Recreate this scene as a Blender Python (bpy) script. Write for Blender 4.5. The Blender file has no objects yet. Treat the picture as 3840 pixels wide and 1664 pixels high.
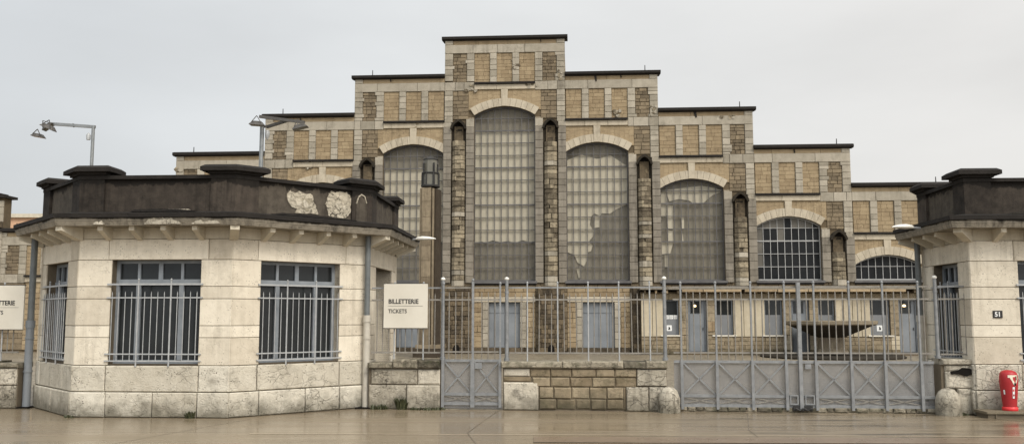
import bpy, math, random
from mathutils import Vector
random.seed(7)
R = math.radians
PI = math.pi
S = bpy.context.scene
COL = S.collection
OFF = {}          # world offset of every empty / part, so that meshes are written in local coordinates

# ------------------------------------------------------------------ object helpers
def tag(o, label=None, cat=None, group=None, kind=None):
    if label: o['label'] = label
    if cat: o['category'] = cat
    if group: o['group'] = group
    if kind: o['kind'] = kind
    return o

def thing(name, loc, label, cat, group=None):
    o = bpy.data.objects.new(name, None)
    o.empty_display_size = .2
    COL.objects.link(o)
    o.location = loc
    OFF[o] = Vector(loc)
    return tag(o, label, cat, group)

class Fr:
    """a vertical plane: u runs along it, d is the distance in front of it (towards the street), z is up"""
    def __init__(s, x, y, yaw):
        s.o = (x, y); s.c = math.cos(yaw); s.s = math.sin(yaw); s.yaw = yaw
    def p(s, u, d, z):
        return (s.o[0] + s.c*u + s.s*d, s.o[1] + s.s*u - s.c*d, z)

class MB:
    def __init__(s):
        s.v = []; s.f = []; s.m = []; s.t = []; s.sm = []
    def face(s, pts, mi=0, tone=.5, smooth=False):
        i = len(s.v); s.v += [tuple(p) for p in pts]; s.f.append(list(range(i, i+len(pts))))
        s.m.append(mi); s.t.append(tone); s.sm.append(smooth)
    def raw(s, verts, faces, mi=0, tone=.5, smooth=False):
        i = len(s.v); s.v += [tuple(p) for p in verts]
        for f in faces:
            s.f.append([i+k for k in f]); s.m.append(mi); s.t.append(tone); s.sm.append(smooth)
    def hexa(s, a, b, mi=0, tone=.5, cap0=True):
        """a: 4 back points, b: 4 front points (same order)"""
        fs = [[4,5,6,7],[0,1,5,4],[1,2,6,5],[2,3,7,6],[3,0,4,7]]
        if cap0: fs.append([3,2,1,0])
        s.raw(list(a)+list(b), fs, mi, tone)
    def box(s, fr, u0, u1, d0, d1, z0, z1, mi=0, tone=.5):
        q = lambda d: [fr.p(u0,d,z0), fr.p(u1,d,z0), fr.p(u1,d,z1), fr.p(u0,d,z1)]
        s.hexa(q(d0), q(d1), mi, tone)
    def block(s, fr, u0, u1, z0, z1, d0, d1, mi=0, tone=.5, g=.012, c=.012, j=.0):
        """one dressed stone with chamfered arrises and a joint round it"""
        r = lambda: random.uniform(-j, j)
        def ring(e, d, jj):
            return [fr.p(u0+e+(r() if jj else 0), d+(r()*.6 if jj else 0), z0+e+(r() if jj else 0)),
                    fr.p(u1-e+(r() if jj else 0), d+(r()*.6 if jj else 0), z0+e+(r() if jj else 0)),
                    fr.p(u1-e+(r() if jj else 0), d+(r()*.6 if jj else 0), z1-e+(r() if jj else 0)),
                    fr.p(u0+e+(r() if jj else 0), d+(r()*.6 if jj else 0), z1-e+(r() if jj else 0))]
        a = ring(g*.5, d0, False); m = ring(g*.5, d1-c, False); f = ring(g*.5+c, d1, j > 0)
        vs = a+m+f
        fs = [[8,9,10,11]]
        for k in range(4):
            n = (k+1) % 4
            fs.append([k, n, 4+n, 4+k]); fs.append([4+k, 4+n, 8+n, 8+k])
        s.raw(vs, fs, mi, tone)
    def courses(s, fr, u0, u1, z0, z1, h, w, d0, d1, mi=0, g=.012, c=.012, j=0., tr=(0,1), dj=.01):
        if z1-z0 < .02 or u1-u0 < .02: return
        n = max(1, round((z1-z0)/h)); z = z0
        hs = [random.uniform(.8,1.2) for _ in range(n)]; k = (z1-z0)/sum(hs)
        for i in range(n):
            hz = hs[i]*k
            u = u0; cuts = [u0]
            first = True
            while True:
                st = w*random.uniform(.65,1.35)*(random.uniform(.4,1) if first else 1); first = False
                if u+st > u1-w*.35: break
                u += st; cuts.append(u)
            cuts.append(u1)
            for a, b in zip(cuts, cuts[1:]):
                s.block(fr, a, b, z, z+hz, d0, d1+random.uniform(-dj,dj), mi, random.uniform(*tr), g, min(c,(b-a)*.2), j)
            z += hz
    def prism(s, fr, pts, d0, d1, mi=0, tone=.5):
        n = len(pts)
        a = [fr.p(u,d0,z) for u,z in pts]; b = [fr.p(u,d1,z) for u,z in pts]
        fs = [list(range(n,2*n)), list(range(n-1,-1,-1))]
        for k in range(n): fs.append([k, (k+1)%n, n+(k+1)%n, n+k])
        s.raw(a+b, fs, mi, tone)
    def hprism(s, pts, z0, z1, mi=0, tone=.5, top=None):
        n = len(pts); top = top or pts
        a = [(x,y,z0) for x,y in pts]; b = [(x,y,z1) for x,y in top]
        fs = [list(range(n,2*n)), list(range(n-1,-1,-1))]
        for k in range(n): fs.append([k, (k+1)%n, n+(k+1)%n, n+k])
        s.raw(a+b, fs, mi, tone)
    def tube(s, p0, p1, r0, r1=None, n=8, mi=0, tone=.5, cap=True):
        r1 = r0 if r1 is None else r1
        p0 = Vector(p0); p1 = Vector(p1); ax = (p1-p0).normalized()
        up = Vector((0,0,1)) if abs(ax.z) < .9 else Vector((1,0,0))
        e1 = ax.cross(up).normalized(); e2 = ax.cross(e1)
        a = [p0+(e1*math.cos(2*PI*k/n)+e2*math.sin(2*PI*k/n))*r0 for k in range(n)]
        b = [p1+(e1*math.cos(2*PI*k/n)+e2*math.sin(2*PI*k/n))*r1 for k in range(n)]
        s.raw(a+b, [[k,(k+1)%n,n+(k+1)%n,n+k] for k in range(n)], mi, tone, True)
        if cap:
            s.face(a[::-1], mi, tone); s.face(b, mi, tone)
    def bar(s, p0, p1, w, h, mi=0, tone=.5):
        """square bar between two points; w across (horizontal), h the other way"""
        p0 = Vector(p0); p1 = Vector(p1); ax = (p1-p0).normalized()
        up = Vector((0,0,1)) if abs(ax.z) < .95 else Vector((0,1,0))
        e1 = ax.cross(up).normalized()*w*.5; e2 = ax.cross(e1).normalized()*h*.5
        q = lambda p: [p-e1-e2, p+e1-e2, p+e1+e2, p-e1+e2]
        s.hexa(q(p0), q(p1), mi, tone)
    def lathe(s, c, prof, n=16, mi=0, tone=.5, smooth=True, rot=0., jit=0.):
        vs = []
        for r, z in prof:
            for k in range(n):
                a = rot+2*PI*k/n
                rr = r*(1+random.uniform(-jit,jit))
                vs.append((c[0]+rr*math.cos(a), c[1]+rr*math.sin(a), c[2]+z+random.uniform(-jit,jit)*.1))
        fs = []
        for i in range(len(prof)-1):
            for k in range(n):
                fs.append([i*n+k, i*n+(k+1)%n, (i+1)*n+(k+1)%n, (i+1)*n+k])
        s.raw(vs, fs, mi, tone, smooth)
        m = len(prof)-1
        s.face([vs[k] for k in range(n)][::-1], mi, tone); s.face([vs[m*n+k] for k in range(n)], mi, tone)
    def build(s, name, mats, parent=None):
        off = OFF[parent] if parent is not None else Vector((0,0,0))
        me = bpy.data.meshes.new(name)
        if parent is None:
            zs = min(v[2] for v in s.v); xs = [v[0] for v in s.v]; ys = [v[1] for v in s.v]
            off = Vector(((min(xs)+max(xs))/2, (min(ys)+max(ys))/2, zs))
        me.from_pydata([(v[0]-off.x, v[1]-off.y, v[2]-off.z) for v in s.v], [], s.f)
        if not isinstance(mats, (list, tuple)): mats = [mats]
        for m in mats: me.materials.append(m)
        me.polygons.foreach_set('material_index', s.m)
        me.polygons.foreach_set('use_smooth', s.sm)
        at = me.attributes.new('tone', 'FLOAT', 'FACE')
        at.data.foreach_set('value', s.t)
        me.update()
        o = bpy.data.objects.new(name, me); COL.objects.link(o)
        if parent is not None: o.parent = parent
        else: o.location = off
        OFF[o] = off
        return o

def text(body, fr, u, d, z, size, mat, parent, name, weight=0.0, sx=1.0):
    cu = bpy.data.curves.new('t', 'FONT'); cu.body = body; cu.size = size; cu.extrude = .003; cu.offset = weight
    o = bpy.data.objects.new('t', cu); COL.objects.link(o)
    bpy.context.view_layer.update()
    me = bpy.data.meshes.new_from_object(o.evaluated_get(bpy.context.evaluated_depsgraph_get()))
    bpy.data.objects.remove(o)
    off = OFF[parent]
    for v in me.vertices:
        p = fr.p(u+v.co.x*sx, d+v.co.z, z+v.co.y)
        v.co = (p[0]-off.x, p[1]-off.y, p[2]-off.z)
    me.materials.clear(); me.materials.append(mat)
    t = bpy.data.objects.new(name, me); COL.objects.link(t); t.parent = parent; OFF[t] = off
    return t

# ------------------------------------------------------------------ materials
def mat(name):
    m = bpy.data.materials.new(name); m.use_nodes = True
    nt = m.node_tree
    return m, nt, nt.nodes['Principled BSDF']

def N(nt, t, **kw):
    n = nt.nodes.new(t)
    for k, v in kw.items():
        if k.startswith('i_'):
            n.inputs[k[2:].replace('_', ' ')].default_value = v
        else: setattr(n, k, v)
    return n

def noise(nt, co, scale, detail=4., rough=.55, stretch=None):
    if stretch:
        mp = N(nt, 'ShaderNodeMapping'); mp.inputs['Scale'].default_value = stretch
        nt.links.new(co, mp.inputs['Vector']); co = mp.outputs['Vector']
    n = N(nt, 'ShaderNodeTexNoise'); n.inputs['Scale'].default_value = scale
    n.inputs['Detail'].default_value = detail; n.inputs['Roughness'].default_value = rough
    nt.links.new(co, n.inputs['Vector'])
    return n.outputs['Fac']

def ramp(nt, fac, stops):
    r = N(nt, 'ShaderNodeValToRGB'); e = r.color_ramp.elements
    while len(e) < len(stops): e.new(.5)
    for el, (p, c) in zip(e, stops):
        el.position = p; el.color = (c[0], c[1], c[2], 1) if not isinstance(c, (int, float)) else (c, c, c, 1)
    nt.links.new(fac, r.inputs['Fac'])
    return r.outputs['Color']

def mix(nt, fac, a, b, mode='MIX'):
    m = N(nt, 'ShaderNodeMix', data_type='RGBA', blend_type=mode)
    for sock, v in ((m.inputs[0], fac), (m.inputs[6], a), (m.inputs[7], b)):
        if isinstance(v, (int, float)): sock.default_value = v
        elif isinstance(v, (tuple, list)): sock.default_value = (v[0], v[1], v[2], 1)
        else: nt.links.new(v, sock)
    return m.outputs[2]

def math_(nt, op, a, b=None):
    m = N(nt, 'ShaderNodeMath', operation=op)
    for sock, v in ((m.inputs[0], a), (m.inputs[1], b)):
        if v is None: continue
        if isinstance(v, (int, float)): sock.default_value = v
        else: nt.links.new(v, sock)
    return m.outputs[0]

def world_co(nt):
    return N(nt, 'ShaderNodeNewGeometry').outputs['Position']

def stone(name, lo, hi, dirt=(.05,.04,.03), dirt_amt=.5, streak=.35, pits=.4, crack=.3, scale=1., bump=.3, rough=.9,
          moss=0., base_dirt=0., band=None):
    m, nt, b = mat(name)
    L = nt.links
    co = world_co(nt)
    at = N(nt, 'ShaderNodeAttribute', attribute_name='tone').outputs['Fac']
    big = noise(nt, co, .55*scale, 5., .6); mid = noise(nt, co, 4.5*scale, 6., .65); fine = noise(nt, co, 38*scale, 3., .7)
    # per-stone shade plus mottling
    f = math_(nt, 'ADD', math_(nt, 'MULTIPLY', at, .62), math_(nt, 'MULTIPLY', math_(nt, 'SUBTRACT', mid, .3), .9))
    col = ramp(nt, f, [(.1, lo), (.9, hi)])
    # vertical rain streaks and grime with shapes of their own
    st = noise(nt, co, 3.2*scale, 5., .65, (2.2, 2.2, .16))
    g = math_(nt, 'MULTIPLY', ramp(nt, st, [(.47, 0.), (.72, 1.)]), ramp(nt, big, [(.36, 0.), (.66, 1.)]))
    col = mix(nt, math_(nt, 'MULTIPLY', g, streak), col, dirt)
    gr = ramp(nt, noise(nt, co, 2.1*scale, 8., .72), [(.54, 0.), (.72, 1.)])
    col = mix(nt, math_(nt, 'MULTIPLY', gr, dirt_amt), col, dirt)
    # pits
    vo = N(nt, 'ShaderNodeTexVoronoi'); vo.inputs['Scale'].default_value = 26*scale; L.new(co, vo.inputs['Vector'])
    pm = math_(nt, 'MULTIPLY', ramp(nt, vo.outputs['Distance'], [(.12, 1.), (.3, 0.)]), ramp(nt, noise(nt, co, 5*scale, 4.), [(.5, 0.), (.62, 1.)]))
    col = mix(nt, math_(nt, 'MULTIPLY', pm, pits), col, (.045,.036,.026))
    # hairline cracks
    vc = N(nt, 'ShaderNodeTexVoronoi', feature='DISTANCE_TO_EDGE'); vc.inputs['Scale'].default_value = 3.1*scale
    wv = N(nt, 'ShaderNodeMapping'); wv.inputs['Scale'].default_value = (1, 1, 1.7)
    nz = N(nt, 'ShaderNodeTexNoise'); nz.inputs['Scale'].default_value = 3.*scale; nz.inputs['Detail'].default_value = 5
    L.new(co, nz.inputs['Vector'])
    va = N(nt, 'ShaderNodeVectorMath', operation='MULTIPLY_ADD'); L.new(nz.outputs['Color'], va.inputs[0])
    va.inputs[1].default_value = (.5/scale,)*3; L.new(co, va.inputs[2]); L.new(va.outputs[0], wv.inputs['Vector']); L.new(wv.outputs[0], vc.inputs['Vector'])
    cm = math_(nt, 'MULTIPLY', ramp(nt, vc.outputs['Distance'], [(.004, 1.), (.03, 0.)]), ramp(nt, big, [(.42, 0.), (.6, 1.)]))
    col = mix(nt, math_(nt, 'MULTIPLY', cm, crack), col, (.03,.025,.02))
    if band:      # black crust with a ragged lower edge
        sz = N(nt, 'ShaderNodeSeparateXYZ'); L.new(co, sz.inputs[0])
        rag = math_(nt, 'ADD', noise(nt, co, 2.2, 7., .65, (1, 1, .35)), math_(nt, 'MULTIPLY', noise(nt, co, 9., 4., .6, (1, 1, .12)), .35))
        bz = math_(nt, 'ADD', math_(nt, 'SUBTRACT', sz.outputs['Z'], band[0]), math_(nt, 'MULTIPLY', math_(nt, 'SUBTRACT', rag, .68), band[1]))
        col = mix(nt, ramp(nt, math_(nt, 'ADD', bz, .5), [(.49, 0.), (.515, band[2])]), col, (.009,.0075,.006))
    if moss or base_dirt:
        sep = N(nt, 'ShaderNodeSeparateXYZ'); L.new(co, sep.inputs[0])
        low = math_(nt, 'ADD', sep.outputs['Z'], math_(nt, 'MULTIPLY', noise(nt, co, 3.5, 6., .7), -.75))
        lf = ramp(nt, math_(nt, 'ADD', low, .5), [(.16, 1.), (.46, 0.)])
        col = mix(nt, math_(nt, 'MULTIPLY', lf, base_dirt), col, (.07,.062,.04))
        if moss:
            mm = math_(nt, 'MULTIPLY', ramp(nt, noise(nt, co, 6., 7., .7), [(.5, 0.), (.62, 1.)]), moss)
            col = mix(nt, mm, col, (.045,.05,.02))
    L.new(col, b.inputs['Base Color'])
    b.inputs['Roughness'].default_value = rough; b.inputs['Specular IOR Level'].default_value = .25
    bp = N(nt, 'ShaderNodeBump'); bp.inputs['Strength'].default_value = bump; bp.inputs['Distance'].default_value = .03
    h = math_(nt, 'ADD', math_(nt, 'MULTIPLY', fine, .5), math_(nt, 'ADD', mid, math_(nt, 'MULTIPLY', math_(nt, 'ADD', pm, cm), -.7)))
    L.new(h, bp.inputs['Height']); L.new(bp.outputs[0], b.inputs['Normal'])
    return m

def paint(name, c1, c2, rough=.5, metal=0., scale=6., rust=.0, bump=.05, spec=.5):
    m, nt, b = mat(name); co = world_co(nt)
    col = ramp(nt, noise(nt, co, scale, 6., .65), [(.3, c1), (.7, c2)])
    if rust:
        rm = ramp(nt, noise(nt, co, scale*2.3, 8., .75), [(.6, 0.), (.7, 1.)])
        col = mix(nt, math_(nt, 'MULTIPLY', rm, rust), col, (.09,.055,.03))
    nt.links.new(col, b.inputs['Base Color'])
    rr = ramp(nt, noise(nt, co, scale*1.7, 4.), [(.3, rough*.8), (.7, min(1, rough*1.25))])
    nt.links.new(rr, b.inputs['Roughness']); b.inputs['Metallic'].default_value = metal
    b.inputs['Specular IOR Level'].default_value = spec
    if bump:
        bp = N(nt, 'ShaderNodeBump'); bp.inputs['Strength'].default_value = bump; bp.inputs['Distance'].default_value = .01
        nt.links.new(noise(nt, co, scale*5, 4.), bp.inputs['Height']); nt.links.new(bp.outputs[0], b.inputs['Normal'])
    return m

M = {}
M['tan'] = stone('tan_stone', (.24,.178,.106), (.38,.295,.184), dirt=(.09,.064,.036), dirt_amt=.45, streak=.5, pits=.35, crack=.25, scale=.8, bump=.4)
M['brown'] = stone('brown_stone', (.12,.094,.062), (.265,.208,.135), dirt=(.035,.026,.017), dirt_amt=.6, streak=.5, pits=.4, crack=.35, scale=.8, bump=.5)
M['pale'] = stone('pale_stone', (.25,.222,.172), (.43,.385,.308), dirt=(.08,.067,.05), dirt_amt=.45, streak=.5, pits=.3, crack=.3, scale=.8, bump=.25)
M['cream'] = stone('arch_stone', (.38,.325,.24), (.50,.44,.34), dirt=(.10,.08,.055), dirt_amt=.4, streak=.55, pits=.3, crack=.2, scale=.8, bump=.2)
M['jamb'] = stone('grey_stone', (.165,.145,.115), (.27,.24,.195), dirt=(.05,.042,.032), dirt_amt=.5, streak=.8, pits=.2, crack=.25, scale=.8, bump=.2)
M['shaft'] = stone('rough_stone', (.085,.068,.046), (.37,.31,.215), dirt=(.03,.023,.015), dirt_amt=.75, streak=.7, pits=.6, crack=.6, scale=1., bump=.9)
M['mortar'] = stone('mortar', (.085,.063,.038), (.15,.115,.07), dirt_amt=.4, bump=.3)
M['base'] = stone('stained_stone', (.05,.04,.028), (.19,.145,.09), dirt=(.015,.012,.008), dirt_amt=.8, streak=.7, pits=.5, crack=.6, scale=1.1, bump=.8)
M['hood'] = stone('mossy_hood_slot_shade', (.012,.010,.007), (.045,.036,.024), dirt=(.012,.010,.007), dirt_amt=.7, streak=.4, pits=.4, crack=.4, bump=.7)
M['pav'] = stone('pavilion_stone', (.50,.44,.345), (.745,.68,.56), dirt=(.20,.165,.115), dirt_amt=.32, streak=.5, pits=.65, crack=.16, scale=1.1, bump=.25, base_dirt=.35)
M['plinth'] = stone('plinth_stone', (.47,.425,.34), (.70,.655,.555), dirt=(.10,.085,.06), dirt_amt=.5, streak=.3, pits=1., crack=.2, scale=1.3, bump=.8, base_dirt=.75)
M['joint'] = stone('joint_stone', (.10,.08,.055), (.17,.14,.10), bump=.3)
M['walltan'] = stone('wall_tan_stone', (.20,.155,.098), (.365,.30,.205), dirt=(.045,.036,.022), dirt_amt=.7, streak=.4, pits=.4, crack=.4, scale=1.3, bump=.5, moss=.25, base_dirt=.8)
M['wallpale'] = stone('wall_pale_stone', (.32,.285,.22), (.68,.62,.51), dirt=(.022,.018,.013), dirt_amt=.95, streak=.75, pits=.8, crack=.4, scale=1.7, bump=1.0, base_dirt=.6)
M['wallcap'] = stone('wall_coping_stone', (.08,.07,.05), (.42,.37,.28), dirt=(.016,.014,.009), dirt_amt=.95, streak=.8, pits=.6, crack=.6, scale=1.6, bump=1., moss=.45)
M['parapet'] = stone('stained_render', (.010,.008,.0065), (.082,.066,.052), dirt=(.009,.0075,.006), dirt_amt=.6, streak=1., pits=.2, crack=.1, scale=1.4, bump=.35, band=(3.74, .35, .85))
M['parapet_worn'] = stone('streaked_render', (.026,.021,.017), (.14,.118,.09), dirt=(.014,.011,.009), dirt_amt=.5, streak=1., pits=.2, crack=.1, scale=1.7, bump=.25, band=(3.74, .6, .8))
M['patch'] = stone('exposed_concrete', (.40,.345,.25), (.74,.67,.54), dirt=(.10,.08,.05), dirt_amt=.5, streak=.1, pits=.9, crack=.8, scale=2.5, bump=1.2)
M['cap'] = stone('black_coping', (.010,.009,.008), (.032,.027,.023), dirt=(.008,.007,.006), dirt_amt=.4, streak=.3, pits=.1, crack=.1, scale=1.3, bump=.5)
M['fascia'] = stone('cornice_concrete', (.14,.12,.09), (.36,.32,.255), dirt=(.022,.018,.014), dirt_amt=.85, streak=.9, pits=.4, crack=.3, scale=1.6, bump=.5, band=(3.135, .16, .9))
M['frieze'] = stone('frieze_render', (.48,.43,.335), (.62,.565,.455), dirt=(.16,.13,.09), dirt_amt=.25, streak=.4, pits=.15, crack=.1, scale=1., bump=.15)
M['plaster'] = stone('cream_plaster', (.40,.34,.24), (.55,.48,.355), dirt=(.14,.11,.075), dirt_amt=.35, streak=.5, pits=.1, crack=.2, scale=1., bump=.15)
M['wood'] = stone('eave_board', (.20,.145,.085), (.42,.32,.20), dirt=(.05,.035,.02), dirt_amt=.5, streak=.2, pits=.1, crack=.3, scale=1.5, bump=.3)
M['metal'] = paint('grey_iron', (.165,.17,.174), (.275,.28,.28), .45, .15, 9., .35, .1)
M['metal_pale'] = paint('pale_iron', (.30,.31,.315), (.43,.435,.43), .45, .1, 9., .3, .1)
M['bars'] = paint('dull_iron', (.165,.15,.13), (.28,.26,.225), .6, .1, 9., .65, .15)
M['frame'] = paint('grey_window_paint', (.18,.20,.22), (.25,.27,.29), .5, 0., 6., .1, .05)
M['hallframe'] = paint('hall_window_iron', (.07,.066,.066), (.12,.114,.11), .55, 0., 3., .15, .05)
M['hallframe_pale'] = paint('pale_window_iron', (.27,.27,.262), (.39,.385,.375), .55, 0., 3., .15, .05)
M['door'] = paint('grey_door_paint', (.15,.165,.18), (.225,.24,.255), .5, 0., 1.2, .06, .05)
M['panel_grey'] = paint('grey_board', (.16,.165,.17), (.20,.205,.21), .6, 0., 2., 0., .02)
M['pipe'] = paint('grey_pipe', (.40,.37,.31), (.54,.50,.425), .5, 0., 6., .1, .05)
M['pipe_dark'] = paint('dark_pipe', (.095,.105,.105), (.15,.16,.16), .45, 0., 6., .05, .05)
M['zinc'] = paint('zinc_mast', (.19,.20,.20), (.29,.30,.30), .4, .5, 7., .1, .05)
M['lampbody'] = paint('lamp_body', (.065,.06,.054), (.11,.10,.088), .5, .2, 9., .2, .05)
M['black'] = paint('black_iron', (.012,.011,.010), (.03,.028,.025), .5, .1, 6., 0., .1)
M['glassdark'] = paint('dark_glass', (.012,.014,.015), (.024,.027,.028), .12, 0., 1.4, 0., 0., .35)
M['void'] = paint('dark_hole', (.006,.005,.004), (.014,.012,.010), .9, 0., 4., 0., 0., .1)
M['glassblack'] = paint('black_glass', (.010,.011,.012), (.020,.021,.022), .3, 0., 1.4, 0., 0., .10)
M['dusty'] = paint('dusty_pane', (.085,.078,.066), (.15,.138,.115), .45, 0., 1.1, 0., 0., .3)
M['lanternglass'] = paint('dusty_glass', (.115,.108,.085), (.17,.16,.13), .25, 0., 3., 0., 0., .4)
M['white'] = paint('white_board', (.56,.52,.435), (.68,.64,.55), .55, 0., 1.1, 0., .02)
M['paper'] = paint('paper', (.70,.70,.68), (.80,.80,.78), .7, 0., 3., 0., 0.)
M['ink'] = paint('black_ink', (.010,.009,.008), (.02,.019,.018), .6, 0., 20., 0., 0.)
M['ink_soft'] = paint('grey_ink', (.06,.055,.05), (.10,.095,.085), .6, 0., 20., 0., 0.)
M['red'] = paint('red_plastic', (.32,.012,.016), (.42,.02,.024), .5, 0., 3., 0., .03)
M['redlight'] = paint('bright_red_plastic', (.62,.028,.032), (.70,.04,.04), .4, 0., 3., 0., .03)
M['sticker'] = paint('cream_sticker', (.62,.56,.42), (.74,.69,.56), .5, 0., 14., 0., 0.)
M['lampwhite'] = paint('white_lamp_shell', (.62,.60,.54), (.75,.73,.67), .35, 0., 5., .05, .02)
M['orange'] = paint('orange_render', (.50,.30,.18), (.58,.37,.24), .9, 0., .6, 0., .05)
M['cloth'] = paint('cream_sheet', (.54,.485,.385), (.67,.61,.495), .7, 0., 1.6, 0., 0.)
M['backsheet'] = paint('grey_sheet', (.21,.185,.145), (.28,.25,.20), .7, 0., .9, 0., 0.)
M['fountain'] = stone('fountain_stone', (.16,.13,.09), (.34,.285,.205), dirt=(.03,.024,.016), dirt_amt=.4, streak=.5, pits=.3, crack=.1, scale=1.2, bump=.3)
M['fountain_dark'] = stone('wet_fountain_stone', (.03,.025,.018), (.10,.082,.058), dirt=(.01,.008,.006), dirt_amt=.6, scale=1.2, bump=.4)
M['column'] = stone('column_stone', (.16,.125,.083), (.33,.268,.182), dirt=(.05,.038,.025), dirt_amt=.4, streak=.7, pits=.2, crack=.15, scale=1.1, bump=.2)
M['column_dark'] = stone('column_shade_and_foot', (.025,.019,.013), (.085,.065,.045), dirt=(.01,.008,.006), dirt_amt=.5, streak=.6, scale=1., bump=.2)
M['concrete'] = stone('slab_concrete', (.11,.09,.06), (.24,.20,.14), dirt=(.04,.03,.02), dirt_amt=.6, streak=.2, pits=.6, crack=.5, scale=2., bump=.6)

def hall_pane():
    m, nt, b = mat('old_window_glass'); L = nt.links; co = world_co(nt)
    out = nt.nodes['Material Output']
    b.inputs['Base Color'].default_value = (.20,.19,.17,1); b.inputs['Roughness'].default_value = .2
    b.inputs['Specular IOR Level'].default_value = .4
    tr = N(nt, 'ShaderNodeBsdfTransparent'); tr.inputs[0].default_value = (.88,.88,.86,1)
    mx = N(nt, 'ShaderNodeMixShader')
    f = ramp(nt, noise(nt, co, .8, 5., .6), [(.3, .04), (.7, .15)])
    L.new(f, mx.inputs[0]); L.new(tr.outputs[0], mx.inputs[1]); L.new(b.outputs[0], mx.inputs[2]); L.new(mx.outputs[0], out.inputs['Surface'])
    return m
M['pane'] = hall_pane()

def mesh_sheet():
    """fine perforated steel sheet: half of it is holes too small to see"""
    m, nt, b = mat('perforated_sheet'); L = nt.links; co = world_co(nt)
    out = nt.nodes['Material Output']
    col = ramp(nt, noise(nt, co, 2.5, 6., .6), [(.3, (.215,.215,.215)), (.7, (.285,.28,.275))])
    L.new(col, b.inputs['Base Color']); b.inputs['Roughness'].default_value = .55; b.inputs['Metallic'].default_value = .1
    tr = N(nt, 'ShaderNodeBsdfTransparent'); mx = N(nt, 'ShaderNodeMixShader'); mx.inputs[0].default_value = .48
    L.new(tr.outputs[0], mx.inputs[1]); L.new(b.outputs[0], mx.inputs[2]); L.new(mx.outputs[0], out.inputs['Surface'])
    return m
M['sheet'] = mesh_sheet()

def lit():
    m, nt, b = mat('lit_lamp'); b.inputs['Emission Color'].default_value = (1,.72,.36,1); b.inputs['Emission Strength'].default_value = 2.2
    b.inputs['Base Color'].default_value = (.8,.7,.5,1)
    return m
M['lit'] = lit()

def street_mat():
    m, nt, b = mat('wet_street'); L = nt.links; co = world_co(nt)
    wet = noise(nt, co, 1.0, 6., .62, (.16, 1.1, 1)); wet2 = noise(nt, co, 2.2, 5., .6, (.22, 1.6, 1)); fine = noise(nt, co, 60, 3., .7); big = noise(nt, co, .22, 4.)
    col = ramp(nt, math_(nt, 'ADD', math_(nt, 'MULTIPLY', big, .6), math_(nt, 'MULTIPLY', wet2, .4)), [(.3, (.195,.152,.102)), (.7, (.27,.218,.152))])
    col = mix(nt, math_(nt, 'MULTIPLY', ramp(nt, fine, [(.38, 1.), (.62, 0.)]), .5), col, (.15,.12,.08))
    sep = N(nt, 'ShaderNodeSeparateXYZ'); L.new(co, sep.inputs[0])
    rt = ramp(nt, math_(nt, 'ADD', math_(nt, 'MULTIPLY', sep.outputs['X'], .1), .2), [(.1, 0.), (.75, 1.)])
    dk = math_(nt, 'MULTIPLY', ramp(nt, wet2, [(.52, 0.), (.6, 1.)]), math_(nt, 'MULTIPLY', rt, .8))
    col = mix(nt, dk, col, (.05,.038,.024))
    L.new(col, b.inputs['Base Color'])
    rg = ramp(nt, wet, [(.36, .10), (.58, .30)])
    L.new(rg, b.inputs['Roughness']); b.inputs['IOR'].default_value = 1.36
    b.inputs['Specular IOR Level'].default_value = .5
    bp = N(nt, 'ShaderNodeBump'); bp.inputs['Strength'].default_value = .10; bp.inputs['Distance'].default_value = .01
    L.new(math_(nt, 'ADD', noise(nt, co, 5., 4.), math_(nt, 'MULTIPLY', fine, .25)), bp.inputs['Height']); L.new(bp.outputs[0], b.inputs['Normal'])
    return m
M['street'] = street_mat()

def court_mat():
    m, nt, b = mat('cobbled_court'); L = nt.links; co = world_co(nt)
    br = N(nt, 'ShaderNodeTexVoronoi', feature='DISTANCE_TO_EDGE'); br.inputs['Scale'].default_value = 6.
    L.new(co, br.inputs['Vector'])
    bc = N(nt, 'ShaderNodeTexVoronoi'); bc.inputs['Scale'].default_value = 6.; L.new(co, bc.inputs['Vector'])
    sp = N(nt, 'ShaderNodeSeparateColor'); L.new(bc.outputs['Color'], sp.inputs[0])
    col = ramp(nt, math_(nt, 'ADD', math_(nt, 'MULTIPLY', sp.outputs[0], .5), math_(nt, 'MULTIPLY', noise(nt, co, .6, 5.), .5)), [(.2, (.16,.13,.09)), (.8, (.30,.255,.185))])
    col = mix(nt, ramp(nt, br.outputs['Distance'], [(.02, .85), (.09, 0.)]), col, (.06,.05,.033))
    L.new(col, b.inputs['Base Color']); b.inputs['Roughness'].default_value = .5
    bp = N(nt, 'ShaderNodeBump'); bp.inputs['Strength'].default_value = .6; bp.inputs['Distance'].default_value = .02
    L.new(br.outputs['Distance'], bp.inputs['Height']); L.new(bp.outputs[0], b.inputs['Normal'])
    return m
M['court'] = court_mat()
M['seam'] = paint('street_joint', (.085,.066,.045), (.15,.12,.082), .5, 0., 6., 0., 0.)
M['kerbline'] = paint('worn_line', (.36,.29,.20), (.50,.41,.29), .35, 0., 3., .3, .05)
M['redroad'] = paint('reddish_paving', (.15,.105,.07), (.21,.155,.105), .3, 0., 1.5, 0., .05)
M['leaf'] = paint('weed_leaf', (.030,.036,.014), (.070,.072,.030), .6, 0., 30., 0., 0.)

# ------------------------------------------------------------------ frames
HY = R(-3.94)
U0 = -.33
_hx = U0*math.cos(HY); _hy = 39.626+U0*math.sin(HY)
H = Fr(_hx, _hy, HY)                                   # hall facade, u = 0 on its middle axis
FY = R(-5)
F = Fr(2.2, 15.55, FY)                                 # fence line

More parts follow.
